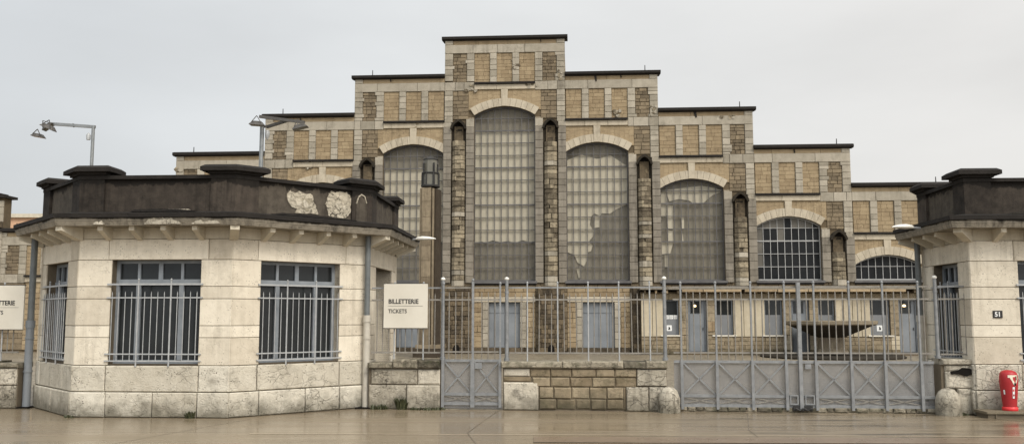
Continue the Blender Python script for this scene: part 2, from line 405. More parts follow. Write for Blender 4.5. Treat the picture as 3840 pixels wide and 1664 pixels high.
# ================================================================== SETTING
def sheet(name, pts, z, m):
    b = MB(); b.face([(x, y, z) for x, y in pts], 0)
    return tag(b.build(name, m), kind='structure')
fl = lambda u, d=0.: F.p(u, d, 0)[:2]
sheet('ground', [(-400,-120), (400,-120), (400,500), (-400,500)], -.05, M['court'])
sheet('street', [(-60,-40), (60,-40), fl(58), fl(-62)], 0., M['street'])
sheet('courtyard', [fl(-62), fl(58), (60,75), (-60,75)], 0., M['court'])
def seam(pts, w, m, name='street_joint', z=.004):
    b = MB()
    for (x0,y0),(x1,y1) in zip(pts, pts[1:]):
        d = Vector((x1-x0, y1-y0)).normalized(); n = Vector((-d.y, d.x))*w*.5
        b.face([(x0-n.x,y0-n.y,z),(x1-n.x,y1-n.y,z),(x1+n.x,y1+n.y,z),(x0+n.x,y0+n.y,z)])
    return tag(b.build(name, m), kind='structure')
seam([(-5.05,11.6), (-4.1,14.42)], .010, M['seam'])
seam([(-.42,11.4), (-.62,12.7), (-.24,15.66)], .010, M['seam'])
seam([(3.2,11.5), (3.35,13.0), (3.9,15.2)], .010, M['seam'])
seam([(7.45,14.7), (8.05,13.6), (9.0,12.9)], .010, M['seam'])
seam([(-3.6,12.62), (8.6,12.25)], .04, M['kerbline'], 'street_edge_line')
seam([(.28,12.0), (9.4,11.78)], .55, M['redroad'], 'street_edge_paving', .008)
seam([(-14,12.98), (-3.6,12.78)], .010, M['seam'])

# ================================================================== EXHIBITION HALL
hall = thing('exhibition_hall', H.p(0,0,0), 'tall stepped stone hall with arched gridded windows and black copings, behind the railings', 'hall')
STEP = 1.71; BAY = 4.1; HW = 1.36; EDGE = 2.70; T0 = 14.17
SILL = 3.15; ROW = .557; REV = -.17
def top(k): return T0-STEP*k
def apex(k): return 10.93-1.68*k
SAG = .40; RAD = (HW*HW+SAG*SAG)/(2*SAG)
def arc_z(x, ap, r=RAD): # height of the arch underside at offset x
    return ap-r+math.sqrt(max(0, r*r-x*x))
def arc_pts(ap, w=HW, r=RAD, n=14):
    return [(-w+2*w*i/n, arc_z(-w+2*w*i/n, ap, r)) for i in range(n+1)]
MATS = [M['mortar'], M['tan'], M['brown'], M['pale'], M['cream'], M['jamb'], M['base'], M['cap'], M['shaft']]
MO, TA, BR, PA, CR, JA, BA, CA, SH = range(9)
w = MB()
KMAX = 5
def strip(a, b): return (min(a,b), max(a,b))
for k in range(0, KMAX+1):
    T = top(k)
    for sg in ((1,) if k == 0 else (1,-1)):
        c = sg*BAY*k
        win = k < KMAX
        # ------- window column
        lo, hi = (c-HW, c+HW)
        ap = apex(k)
        if win:
            arch = [(c+x, z) for x, z in arc_pts(ap)]
            w.prism(H, [(hi, T-.1), (lo, T-.1)] + arch, -.4, 0, MO)
            w.box(H, lo, c-.68, -.4, 0, 0, SILL-.1, MO); w.box(H, c+.68, hi, -.4, 0, 0, SILL-.1, MO)
            w.box(H, c-.68, c+.68, -.4, 0, 2.21, SILL-.1, MO); w.box(H, c-.68, c+.68, -.4, 0, 0, .24, MO)
        else:
            w.box(H, lo, hi, -.4, 0, 0, T-.1, MO)
        ia = c-sg*1.40 if k else c-HW          # inner edge of this tier's own facing
        a0, a1 = (lo, hi) if k == 0 else strip(ia, c+sg*HW)
        # tan frieze, pale band, panels
        f0, f1 = (-2.33, 2.33) if k == 0 else strip(ia, c+sg*2.33)
        w.courses(H, f0, f1, T-.40, T-.20, .2, 1.9, 0, .05, TA, .01, .006, tr=(.3,.8), dj=.003)
        p0, p1 = (-EDGE, EDGE) if k == 0 else strip(ia, c+sg*EDGE)
        w.courses(H, p0, p1, T-.80, T-.40, .4, 1.5, 0, .085, PA, .01, .012, tr=(.35,.8), dj=.004)
        for x0, x1 in ((-HW,-.66), (-.35,.35), (.66,HW)):
            w.courses(H, c+x0, c+x1, T-2.15, T-.80, .16, .36, 0, .03, TA, .007, .005, .003, (.1,.75), .004)
        for x0, x1 in ((-.66,-.35), (.35,.66)):
            w.courses(H, c+x0, c+x1, T-2.15, T-.80, .27, 1., 0, .10, PA, .012, .012, .004, (.1,1), .006)
        # ledge and white band over the arch
        w.box(H, a0, a1, 0, .20, T-2.235, T-2.155, CA)
        w.courses(H, a0, a1, T-2.48, T-2.24, .24, 1.4, 0, .11, CR, .01, .01, tr=(.2,.9), dj=.003)
        for sd in ((1,-1) if k == 0 else (sg,)):
            q = lambda a, b, s=sd: strip(c+s*a, c+s*b)
            # pier beside the window: backing
            x0, x1 = q(HW, EDGE); w.box(H, x0, x1, -.4, 0, 0, T-.1, MO)
            x0, x1 = q(EDGE, EDGE+.04)
            if k < KMAX: w.box(H, x0, x1, -.4, 0, 0, top(k+1)-.1, MO)
            # corner quoins, dark panel, inner pier
            w.courses(H, *q(2.33,EDGE), T-.40, T-.20, .2, 1., 0, .085, PA, tr=(.3,.8), dj=.003)
            zq = T-.80
            while zq > T-2.12+.05:
                hq = random.choice((.16,.27,.30)); zn = max(zq-hq, T-2.12)
                ext = .07 if hq < .2 else 0
                w.block(H, *q(2.33-ext,EDGE), zn, zq, 0, .085+random.uniform(-.006,.006), PA, random.random(), .012, .012, .004)
                zq = zn
            w.courses(H, *q(1.70,2.33), T-2.12, T-.80, .17, .32, 0, .04, BR, .014, .012, .008, (0,1), .012)
            zq = T-.80
            while zq > T-2.12+.05:
                hq = random.choice((.16,.27,.30)); zn = max(zq-hq, T-2.12)
                ext = .07 if hq < .2 else 0
                w.block(H, *q(HW,1.70+ext), zn, zq, 0, .085+random.uniform(-.006,.006), PA, random.random(), .012, .012, .004)
                zq = zn
            w.courses(H, *q(HW,EDGE), T-2.52, T-2.12, .4, .55, 0, .085, PA, .012, .012, .004, (.0,.9), .006)
            if not win:
                w.courses(H, *q(HW,EDGE), .1, T-2.52, .25, .5, 0, .05, BR, tr=(.1,1))
                continue
            hood = ap-.62
            # tan spandrel / brown masonry / quoin down to the hood's shoulder
            w.courses(H, *q(1.62,2.33), hood+.05, T-2.52, .18, .38, 0, .045, BR, .014, .012, .006, (.2,1), .01)
            w.courses(H, *q(2.33,EDGE), hood-.1, T-2.52, .24, 1., 0, .085, PA, .012, .012, .004, (0,1), .006)
            w.courses(H, *q(HW,1.62), hood+.05, ap-SAG-.12, .5, 1., 0, .10, CR, .012, .012, tr=(.3,.8), dj=.004)
            w.courses(H, *q(HW,1.72), hood-.32, hood+.05, .37, 1., 0, .12, PA, .012, .012, tr=(.4,.8), dj=.004)
            w.courses(H, *q(2.38,EDGE+.04), hood-.32, hood-.1, .22, 1., 0, .12, PA, .012, .012, tr=(.4,.8), dj=.004)
            # grey jambs either side of the buttress slot
            w.courses(H, *q(HW,1.72), SILL-.1, hood-.32, .30, 1.2, 0, .14, JA, .012, .01, .002, (.1,1), .003)
            w.courses(H, *q(2.38,EDGE+.04), SILL-.1, hood-.32, .30, 1.2, 0, .14, JA, .012, .01, .002, (.1,1), .003)
            # ground storey piers behind the buttress bases
            w.courses(H, *q(HW,EDGE+.04), .1, SILL-.1, .22, .4, 0, .05, BR, .014, .012, .006, (0,.8), .01)
        if not win:
            w.courses(H, lo, hi, .1, T-2.48, .24, .5, 0, .05, TA, tr=(0,.9))
            continue
        # ------- tan field, keystone and voussoirs
        zz = T-2.48
        OT = .36
        def arch_field(x0, x1):
            # stones between the extrados and the white band
            n = 7
            for i in range(n):
                ua = x0+(x1-x0)*i/n; ub = x0+(x1-x0)*(i+1)/n
                if abs((ua+ub)/2) < .15: continue
                zb = max(arc_z(ua, ap+OT, RAD+OT), arc_z(ub, ap+OT, RAD+OT))
                rows = max(1, round((zz-zb)/.17))
                zlo = min(arc_z(ua, ap+OT, RAD+OT), arc_z(ub, ap+OT, RAD+OT))-.03
                hh = (zz-zlo)/rows
                for r_ in range(rows):
                    w.block(H, c+ua, c+ub, zlo+r_*hh, zlo+(r_+1)*hh, 0, .04+random.uniform(-.004,.004), TA, random.uniform(.5,.8), .003, .003)
        arch_field(-1.62, -.14); arch_field(.14, 1.62)
        w.prism(H, [(c-.13, ap+.005), (c+.13, ap+.005), (c+.15, zz-.005), (c-.15, zz-.005)], 0, .125, CR, .7)
        nv = 12
        a_end = math.asin(min(1, (HW+.0)/RAD))
        for i in range(nv):
            if i in (nv//2-1, nv//2):   # the keystone takes part of the middle ones
                pass
            t0 = -a_end+2*a_end*i/nv+.002; t1 = -a_end+2*a_end*(i+1)/nv-.002
            pt = lambda t, r: (c+r*math.sin(t), ap-RAD+r*math.cos(t))
            w.prism(H, [pt(t0,RAD), pt(t1,RAD), pt(t1,RAD+OT), pt(t0,RAD+OT)], 0, .10+random.uniform(-.004,.004), CR, random.uniform(.35,1))
        # ------- ground storey under the window
        w.courses(H, lo, hi, 2.45, SILL-.15, .2, .5, 0, .05, TA, .012, .012, .006, (0,.8), .008)
        w.courses(H, lo, hi, 2.21, 2.45, .24, 1.3, 0, .09, CR, .012, .014, .006, (.3,1), .006)
        w.courses(H, lo, c-.95, .25, 2.21, .22, .42, 0, .05, TA, .012, .012, .008, (.1,1), .01)
        w.courses(H, c+.95, hi, .25, 2.21, .22, .42, 0, .05, TA, .012, .012, .008, (.1,1), .01)
        w.courses(H, c-.95, c-.68, .25, 2.21, .33, 1., 0, .09, PA, .012, .014, .006, (.2,1), .01)
        w.courses(H, c+.68, c+.95, .25, 2.21, .33, 1., 0, .09, PA, .012, .014, .006, (.2,1), .01)
        w.courses(H, lo, hi, 0, .25, .25, .7, 0, .12, BA, .014, .014, .008, (0,.7), .01)
# black leaks and broken corners below the copings
for u, z, wd, h_ in ((4.0,12.26,.10,.30), (5.15,12.28,.05,.16), (8.35,10.52,.11,.26), (-5.2,12.26,.06,.14), (1.6,13.97,.04,.16), (-9.3,10.5,.05,.16), (12.6,8.8,.06,.15)):
    w.prism(H, [(u,z), (u+wd*.6,z-h_), (u+wd*1.2,z-h_*.9), (u+wd,z)], .05, .10, CA, .5)
for u, z, ru, rz in ((6.6,10.6,.14,.2), (2.5,12.3,.12,.22), (1.2,11.82,.25,.14), (.5,12.85,.13,.2), (-3.9,10.1,.16,.15), (9.7,10.3,.42,.16), (-9.0,8.35,.45,.17), (-1.5,11.8,.22,.15), (5.0,10.45,.12,.2), (-14.9,8.3,.2,.2)):
    for q in range(7):      # patches where the face of the stone has come off
        a = u+random.uniform(-ru,ru); b_ = z+random.uniform(-rz,rz); r_ = random.uniform(.05,.11)
        w.prism(H, [(a+r_*random.uniform(.6,1.3)*math.cos(2*PI*i/7), b_+r_*random.uniform(.5,1.)*math.sin(2*PI*i/7)) for i in range(7)], .03, random.uniform(.088,.125), SH if q % 3 else PA, random.random())
w.build('facade_wall', MATS, hall)
# body of the hall behind the facade
b = MB()
for k in range(KMAX+1):
    e = EDGE+BAY*k-.02*(k+1)
    b.box(H, -e, e, -26-.05*k, -.62-.02*k, -.03-.01*k, top(k)-.12, 0, .5)
b.build('hall_body', [M['tan']], hall)
# copings
for k in range(KMAX+1):
    for sg in ((0,) if k == 0 else (1,-1)):
        cb = MB()
        if k == 0: x0, x1 = -EDGE-.13, EDGE+.13
        else: x0, x1 = strip(sg*(EDGE+BAY*(k-1)+(.0 if k == 1 else .0)), sg*(EDGE+BAY*k+.13))
        z1 = top(k)
        prof = [(-.7, z1-.10), (.10, z1-.20), (.22, z1-.16), (.22, z1-.05), (.05, z1), (-.7, z1)]
        a = [H.p(x0, d, z) for d, z in prof]; e = [H.p(x1, d, z) for d, z in prof]
        n = len(prof)
        cb.raw(a+e, [list(range(n)), list(range(2*n-1, n-1, -1))]+[[i, n+i, n+(i+1)%n, (i+1)%n] for i in range(n)], 0, .5)
        cb.box(H, x0+.05, x1-.05, 0, .09, z1-.22, z1-.16, 0)
        cb.build('coping', [M['cap']], hall)
        if sg:
            rb = MB(); u = sg*(EDGE+BAY*k-(.55 if sg > 0 else .8)); rb.tube(H.p(u,.05,z1-.02), H.p(u,.05,z1+.22), .022, .018, 6)
            rb.build('lightning_rod', [M['black']], hall)
# windows
def halfw(z, ap):
    zs = ap-SAG
    if z <= zs: return HW
    y = z-(ap-RAD)
    return math.sqrt(max(0, RAD*RAD-y*y))
CURT = {  # torn cream sheets hung inside the glass, local (u, z)
  0: [[(-1.34,4.86),(-1.0,4.90),(-.86,4.84),(-.55,4.95),(-.2,4.87),(.15,4.92),(.45,4.84),(.8,4.95),(1.05,4.87),(1.34,4.9),(1.34,9.86),(.7,9.8),(0,9.86),(-.6,9.8),(-1.34,9.85)]],
  1: [[(-1.34,4.4),(-1.05,4.3),(-.9,3.95),(-.62,3.78),(-.5,4.0),(-.46,4.4),(-.3,4.45),(-.22,4.7),(-.4,4.86),(-.2,5.1),(-.18,5.35),(-.34,5.6),(-.3,5.95),(-.15,6.12),(.1,6.0),(.2,6.12),(.55,6.1),(.85,6.3),(1.3,6.5),(1.34,8.2),(.6,8.7),(0,8.55),(-.7,8.75),(-1.34,8.5)],
      [(-.14,5.47),(.08,5.5),(.1,6.0),(-.12,6.0)], [(-.85,3.25),(-.78,3.3),(-.8,3.7),(-.95,3.66)]],
  2: [[(-1.34,5.95),(-1.22,5.93),(-1.08,6.0),(-1.07,7.0),(-.95,6.62),(-.55,6.72),(-.1,6.66),(.05,6.55),(.5,6.52),(.9,6.85),(1.25,7.0),(1.34,7.12),(.5,7.3),(0,7.25),(-1.34,7.1)],
      [(-1.06,5.4),(-.8,5.4),(-.8,6.45),(-1.06,6.45)], [(-1.05,4.87),(-.8,4.86),(-.82,5.33),(-1.05,5.36)], [(-1.34,4.3),(-.95,4.33),(-.8,4.82),(-1.34,4.82)], [(-.45,5.4),(-.33,5.4),(-.33,5.9),(-.45,5.9)], [(-1.2,3.75),(-1.05,3.74),(-1.05,4.26),(-1.2,4.26)], [(-.44,4.87),(-.36,4.86),(-.44,5.34)]],
  -1: [[(-1.34,4.9),(-.6,4.82),(0,4.95),(.7,4.85),(1.34,4.9),(1.34,8.1),(.3,8.25),(-.5,8.1),(-1.34,8.2)]],
  -2: [[(-1.34,4.9),(0,4.82),(1.34,4.9),(1.34,6.9),(-1.34,6.9)]],
}
for k in range(-4, 5):
    c = BAY*k; ap = apex(abs(k))
    dark = k in (3, 4)
    fm = MB(); mi = 1 if dark else 0
    D0, D1 = REV-.02, REV+.03
    def hbar(z, t):
        hw = min(halfw(z, ap), HW)
        if hw > .2: fm.box(H, c-hw, c+hw, D0-.004, D1+.004, z-t/2, z+t/2, mi)
    for i in range(9):
        x = -HW+.02 if i == 0 else (-HW+2*HW*i/9)
        zt = arc_z(x, ap)
        t = .025 if dark else .030
        fm.box(H, c+x-t/2, c+x+t/2, D0, D1, SILL, zt+.02, mi)
    fm.box(H, c+HW-.045, c+HW, D0, D1, SILL, ap-SAG+.02, mi)
    j = 0
    while SILL+ROW*j < ap-.12:
        hbar(SILL+ROW*j+.02, .052 if j % 3 == 0 else .024); j += 1
    ar = arc_pts(ap)
    for (xa, za), (xb, zb) in zip(ar, ar[1:]):
        fm.prism(H, [(c+xa, za-.06), (c+xb, zb-.06), (c+xb, zb+.01), (c+xa, za+.01)], D0-.008, D1+.008, mi)
    wf = fm.build('window', [M['hallframe'], M['hallframe_pale']], hall)
    gm = MB()
    # single panes, each very slightly out of true
    for i in range(9):
        xa = -HW+2*HW*i/9; xb = xa+2*HW/9
        j = 0
        while SILL+ROW*j < ap-.1:
            za = SILL+ROW*j; zb = za+ROW
            ta = lambda x: min(zb, arc_z(x, ap))
            if min(ta(xa), ta(xb)) > za+.02:
                dd = [REV+random.uniform(-.006,.006) for _ in range(4)]
                gm.face([H.p(c+xa,dd[0],za), H.p(c+xb,dd[1],za), H.p(c+xb,dd[2],ta(xb)), H.p(c+xa,dd[3],ta(xa))], 1 if k == 3 and ((i == 0 and j > 0 and random.random() < .9) or (zb > ap-.4 and random.random() < .75) or (i, j) == (3, 3)) else 0)
            j += 1
    gm.build('glazing', [M['glassblack'] if dark else M['pane'], M['dusty']], wf)
    bm_ = MB()
    bm_.prism(H, [(c+HW, SILL-.05), (c+HW, ap-SAG)]+[(c+x, z) for x, z in arc_pts(ap)][::-1]+[(c-HW, SILL-.05)], REV-.14, REV-.12, 0)
    bm_.build('backing_sheet', [M['void'] if dark else M['backsheet']], wf)
    if k in CURT:
        cm = MB()
        for poly in CURT[k]:
            poly = [(x, min(z, arc_z(max(-HW, min(HW, x)), ap)-.03)) for x, z in poly]
            cm.prism(H, [(c+x, z) for x, z in poly], REV-.085, REV-.08, 0)
        cm.build('curtain', [M['cloth']], wf)
    sm = MB(); sm.box(H, c-HW-.08, c+HW+.08, REV-.02, .17, SILL-.12, SILL-.02, 0)
    sm.box(H, c-HW-.04, c+HW+.04, -.3, .12, SILL-.2, SILL-.12, 1)
    sm.build('sill', [M['hallframe'], M['cap']], hall)
# buttresses
for k in range(0, 5):
    for sg in (1, -1):
        c = sg*(2.05+BAY*k); hood = apex(k)-.62
        bt = MB()
        # shaft of chamfered rough stones, slots with painted shade on both sides
        z = SILL-.25
        z1 = hood-.28
        while z < z1-.03:
            hz = random.uniform(.15,.27); zt = min(z+hz, z1)
            smooth_ = random.random() < .07 or z < SILL
            up = (z-SILL)/max(.1, z1-SILL)
            pr = .30-.12*max(0, up-.45)
            mi = 1 if smooth_ else 0
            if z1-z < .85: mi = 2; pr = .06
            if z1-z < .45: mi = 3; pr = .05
            n_ = random.choice((1,2,2,3)) if not smooth_ else 2
            cuts = [-.26]+sorted(random.uniform(-.16,.16) for _ in range(n_-1))+[.26]
            for ca, cb_ in zip(cuts, cuts[1:]):
                if cb_-ca < .05: continue
                e = random.uniform(-.035,.035) if not smooth_ else .02
                la = .13 if ca == -.26 else 0; lb = .13 if cb_ == .26 else 0
                pts = [(ca-la*.3, 0), (ca, pr+e-la), (ca+la, pr+e), (cb_-lb, pr+e), (cb_, pr+e-lb), (cb_+lb*.3, 0)]
                g = .01
                A = [H.p(c+u, d, z+g) for u, d in pts]; B = [H.p(c+u, d-(.012 if d > .02 else 0), zt-g) for u, d in pts]
                n = len(pts)
                bt.raw(A+B, [list(range(n)), list(range(2*n-1,n-1,-1))]+[[i,(i+1)%n,n+(i+1)%n,n+i] for i in range(n)], mi, random.random())
            z = zt
        bt.box(H, c-.2, c+.2, 0, .06, SILL-.2, z1, 2); bt.box(H, c-.325, c+.325, .0, .004, SILL-.1, hood-.3, 3)  # thin dark sheet lines the slots and paints their shade
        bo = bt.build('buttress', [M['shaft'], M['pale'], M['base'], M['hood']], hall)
        hd = MB()
        # pointed hood: two thick curved slopes meeting at a ridge
        prof = [(-.36,-.42), (-.345,-.30), (-.25,-.14), (-.12,-.04), (0,.02), (.12,-.04), (.25,-.14), (.345,-.30), (.36,-.42)]
        inn = [(.28,-.42), (.25,-.33), (.17,-.21), (.08,-.13), (0,-.09), (-.08,-.13), (-.17,-.21), (-.25,-.33), (-.28,-.42)]
        for (a, za), (b_, zb), (ia_, iza), (ib, izb) in zip(prof, prof[1:], inn[::-1], inn[::-1][1:]):
            hd.prism(H, [(c+ia_, hood+iza), (c+ib, hood+izb), (c+b_, hood+zb), (c+a, hood+za)], 0, .30, 0)
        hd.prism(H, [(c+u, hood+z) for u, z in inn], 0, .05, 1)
        hd.build('hood', [M['hood'], M['void']], bo)
        bs = MB()
        for zz0, zz1, mi in ((.66, 2.92, 0), (0, .66, 1)):
            hb = .2
            bs.box(H, c-.56, c+.56, 0, .30 if mi == 0 else .36, zz0+.004, zz1-.004, 2)
            bs.courses(H, c-.58, c+.58, zz0, zz1, hb, .3, 0, .36 if mi == 0 else .42, mi, .014, .014, .012, (0,1), .02)
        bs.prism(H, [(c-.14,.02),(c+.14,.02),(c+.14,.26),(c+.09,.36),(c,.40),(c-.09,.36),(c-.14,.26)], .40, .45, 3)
        bs.build('buttress_base', [M['base'], M['base'], M['mortar'], M['void']], bo)
# doors of the hall
for k in range(-3, 4):
    c = BAY*k
    dm = MB()
    dm.box(H, c-.70, c+.70, -.16, -.12, .22, 2.22, 0)
    for x0, x1 in ((-.68,-.48), (-.45,-.01), (.01,.45), (.48,.68)):
        dm.box(H, c+x0, c+x1, -.12, -.09, .26, 1.72, 0)
        dm.box(H, c+x0, c+x1, -.12, -.09, 1.75, 2.18, 0)
    dd = dm.build('door', [M['door']], hall)
    hm = MB(); hm.tube(H.p(c+.08,-.08,1.12), H.p(c+.08,-.08,1.3), .012, n=6); hm.build('handle', [M['black']], dd)

# ================================================================== ANNEX along the foot of the hall
A = Fr(*H.p(0, .85, 0)[:2], HY)
an = thing('annex_building', A.p(11.8, 0, 0), 'low cream annex with grey doors and a broken eave along the foot of the hall', 'building')
def au(u): return (u-U0)*.979
AX0, AX1 = au(5.66), au(18.4)
opens = []     # (u0,u1,z0,z1,type)
for u0, u1, ty in ((6.62,7.27,'w'), (7.66,8.45,'d'), (8.80,9.58,'w'), (10.91,11.66,'w'), (12.03,12.78,'d'), (13.16,13.85,'w'), (15.32,16.14,'w'), (16.50,17.28,'d')):
    opens.append((au(u0), au(u1), .82 if ty == 'w' else .08, 2.30, ty))
aw = MB()
AM = [M['mortar'], M['plaster'], M['walltan'], M['pale'], M['cream']]
xs = AX0
edges = [AX0]+[e for o in opens for e in o[:2]]+[AX1]
for i in range(0, len(edges), 2):
    x0, x1 = edges[i], edges[i+1]
    aw.box(A, x0, x1, -.7, 0, -.01, 2.62, 0)
    if x1-x0 < .6: aw.courses(A, x0, x1, .82, 2.30, .3, 1., 0, .03, 2, .01, .006, .002, (.3,.9), .004)
    else:
        n = max(1, round((x1-x0)/.38)); st = (x1-x0)/n
        for q in range(n): aw.block(A, x0+q*st, x0+(q+1)*st, .75, 2.30, 0, .03, 1, random.uniform(.3,.9), .02, .008)
    aw.courses(A, x0, x1, .22, .80 if x1-x0 < .6 else .73, .2, .38, 0, .035, 1 if random.random() < .5 else 2, .012, .008, .002, (.2,.8), .005)
    aw.courses(A, x0, x1, 0, .22, .22, .5, 0, .06, 2, .012, .01, .004, (0,.6), .008)
aw.courses(A, AX0, AX1, 2.30, 2.56, .26, 1.8, 0, .03, 2, .012, .006, .002, (.1,.6), .004)
for u0, u1, z0, z1, ty in opens:
    aw.box(A, u0, u1, -.7, 0, z1, 2.62, 0)
    if ty == 'w':
        aw.box(A, u0, u1, -.7, 0, -.01, z0, 0)
        aw.courses(A, u0, u1, .22, z0-.05, .2, .38, 0, .035, 2, .012, .008, .002, (.2,.8), .005)
        aw.courses(A, u0, u1, 0, .22, .22, .5, 0, .06, 2, .012, .01, .004, (0,.6), .008)
    else:
        aw.box(A, u0, u1, -.7, .04, -.01, z0, 0)
aw.build('wall', AM, an)
for u0, u1, z0, z1, ty in opens:
    fm = MB()
    if ty == 'w':
        fm.box(A, u0, u0+.05, -.2, -.12, z0, z1, 0); fm.box(A, u1-.05, u1, -.2, -.12, z0, z1, 0)
        fm.box(A, u0+.05, u1-.05, -.2, -.12, z1-.05, z1, 0)
        wf = fm.build('window', [M['frame']], an)
        g = MB(); g.box(A, u0+.05, u1-.05, -.19, -.16, 1.66, z1-.05, 0); g.build('pane', [M['glassdark']], wf)
        g = MB(); g.box(A, u0+.05, u1-.05, -.19, -.14, z0, 1.66, 0); g.build('lower_panel', [M['panel_grey']], wf)
        s_ = MB(); s_.block(A, u0-.12, u1+.12, z0-.06, z0, -.15, .09, 0, .7, .0, .008); s_.build('sill', [M['white']], wf)
    else:
        fm.box(A, u0, u1, -.22, -.17, z0, z1, 0)
        fm.box(A, u0, u0+.06, -.17, -.1, z0, z1, 0); fm.box(A, u1-.06, u1, -.17, -.1, z0, z1, 0); fm.box(A, u0+.06, u1-.06, -.17, -.1, z1-.06, z1, 0)
        fm.box(A, u0+.08, u1-.08, -.17, -.14, z0+.06, 1.70, 0)
        df = fm.build('door', [M['door']], an)
        g = MB(); g.box(A, u0+.14, u1-.20, -.17, -.135, 1.74, z1-.07, 0); g.build('pane', [M['glassdark']], df)
        g = MB(); g.tube(A.p(u1-.14,-.11,1.02), A.p(u1-.14,-.11,1.14), .014, n=6); g.build('handle', [M['black']], df)
# roof slab, broken eave boards, rafter ends
rf = MB(); rf.box(A, AX0-.05, AX1+.1, -.8, .40, 2.72, 2.80, 0); rf.box(A, AX0-.02, AX1+.08, -.8, .36, 2.80, 2.84, 0); rf.build('roof', [M['jamb']], an)
x = AX0
while x < AX1:
    ln = random.uniform(.5,1.6)
    if random.random() < .86:
        e = MB(); e.block(A, x, min(x+ln, AX1), 2.60+random.uniform(0,.015), 2.72, .34, .405, 0, random.random(), .004, .006, .004); e.build('eave_board', [M['wood']], an)
    x += ln+random.choice((.02,.03,.14))
x = AX0+.12; k = 0
while x < AX1:
    e = MB(); e.box(A, x, x+.07, .0, .33, 2.57, 2.70, 0); e.build('rafter_end', [M['wood'] if k % 3 else M['base']], an); x += .46; k += 1
def on_annex(u): return au(u)
# lit lamps in the door heads, paper notices on the boards
for u, lab in ((8.02, 'small lit lamp over the grey door nearest the gate post, left of the fountain'), (16.82, 'small lit lamp over the grey door at the annex right end')):
    t = thing('door_lamp', A.p(au(u)-.06, -.08, 2.10), lab, 'lamp', 'lit lamps over the annex doors')
    g = MB(); c_ = A.p(au(u)-.06, -.06, 2.04)
    g.lathe(c_, [(.02,-.05),(.06,-.04),(.075,0),(.055,.035),(.02,.05)], 12); g.build('bulb', [M['lit']], t)
    g = MB(); g.tube((c_[0],c_[1],c_[2]+.05), (c_[0],c_[1],2.30), .012, n=6); g.build('stem', [M['black']], t)
def notice(name, u0, u1, z0, z1, lab, ic=False):
    t = thing(name, A.p((au(u0)+au(u1))/2, -.13, z0), lab, 'notice', 'white notices on the annex windows')
    g = MB(); g.box(A, au(u0), au(u1), -.139, -.132, z0, z1, 0); g.build('sheet', [M['paper']], t)
    if ic:
        m_ = (au(u0)+au(u1))/2; h_ = z1-z0
        g = MB(); g.prism(A, [(m_-.045,z0+h_*.22),(m_+.05,z0+h_*.22),(m_+.05,z0+h_*.5),(m_+.015,z0+h_*.72),(m_-.02,z0+h_*.78),(m_-.02,z0+h_*.42)], -.132, -.128, 0); g.build('symbol', [M['ink']], t)
    else:
        g = MB()
        for q in range(3): g.box(A, au(u0)+.02, au(u1)-.02-(.03 if q == 2 else 0), -.132, -.130, z1-.055-q*.035, z1-.045-q*.035, 0)
        g.build('writing', [M['ink_soft']], t)
for i, nm in enumerate(('left', 'middle', 'right')):
    notice('paper_notice', 6.70+i*.185, 6.86+i*.185, 1.49, 1.65, f'small paper notice, {nm} of three in a row on the window beside the gate post')
notice('poster', 6.74, 6.98, .99, 1.23, 'white poster with a black figure under the three small papers', True)
notice('poster', 15.62, 15.86, .99, 1.23, 'white poster with a black figure on the window right of the fountain', True)
t = thing('meter_cabinet', A.p(au(8.60),.04,1.0), 'small pale wooden cabinet between the lit door and its right-hand window', 'cabinet')
g = MB(); g.block(A, au(8.47), au(8.66), .98, 1.38, .03, .08, 0, .6, 0, .008); g.block(A, au(8.67), au(8.78), .98, 1.38, .03, .075, 0, .3, 0, .008); g.build('door', [M['wood']], t)

# ================================================================== buildings at far left
tw = thing('stone_tower', H.p(-24.6, 0, 0), 'stone tower block with pale quoins and black coping at the far left edge', 'tower')
b = MB(); b.box(H, -26.6, -23.06, -.5, .06, 0, 7.0, 0)
for z0, z1, m_ in ((5.9, 6.9, 3), (.2, 5.6, 3)):
    z = z0
    while z < z1-.05:
        hz = random.choice((.2,.3,.34)); zt = min(z+hz, z1)
        b.block(H, -23.48-(.08 if hz < .25 else 0), -23.04, z, zt, .06, .145, m_, random.random(), .012, .012, .004); z = zt
b.courses(H, -26.5, -23.5, 5.9, 6.65, .2, .5, .06, .11, 1, tr=(.1,.8)); b.courses(H, -26.5, -23.5, 6.65, 6.9, .25, 1.5, .06, .12, 1, tr=(.4,.8), c=.005)
b.courses(H, -26.5, -23.04, 5.62, 5.9, .28, 1.2, .06, .2, 6, tr=(.0,.5))
b.courses(H, -26.5, -23.5, 4.75, 5.45, .6, 1.6, .06, .14, 3, tr=(.3,.8)); b.courses(H, -26.5, -23.5, .2, 4.75, .22, .45, .06, .11, 2)
b.build('wall', MATS, tw)
b = MB(); b.box(H, -26.8, -22.9, -.7, .3, 7.0, 7.12, 0); b.box(H, -26.7, -23.3, -.6, .2, 7.12, 7.24, 0); b.build('coping', [M['cap']], tw)
ob = MB(); ob.box(Fr(-33,60,0), -5, 9, -10, 0, 0, 8.15, 0); ob.prism(Fr(-33,60,0), [(-5.2,8.15),(9.2,8.15),(8.6,8.4),(-5.2,8.4)], -10.2, .2, 1)
o = ob.build('rendered_building', [M['orange'], M['frieze']])
tag(o, 'pale orange rendered building just showing between tower and pavilion parapet', 'building')

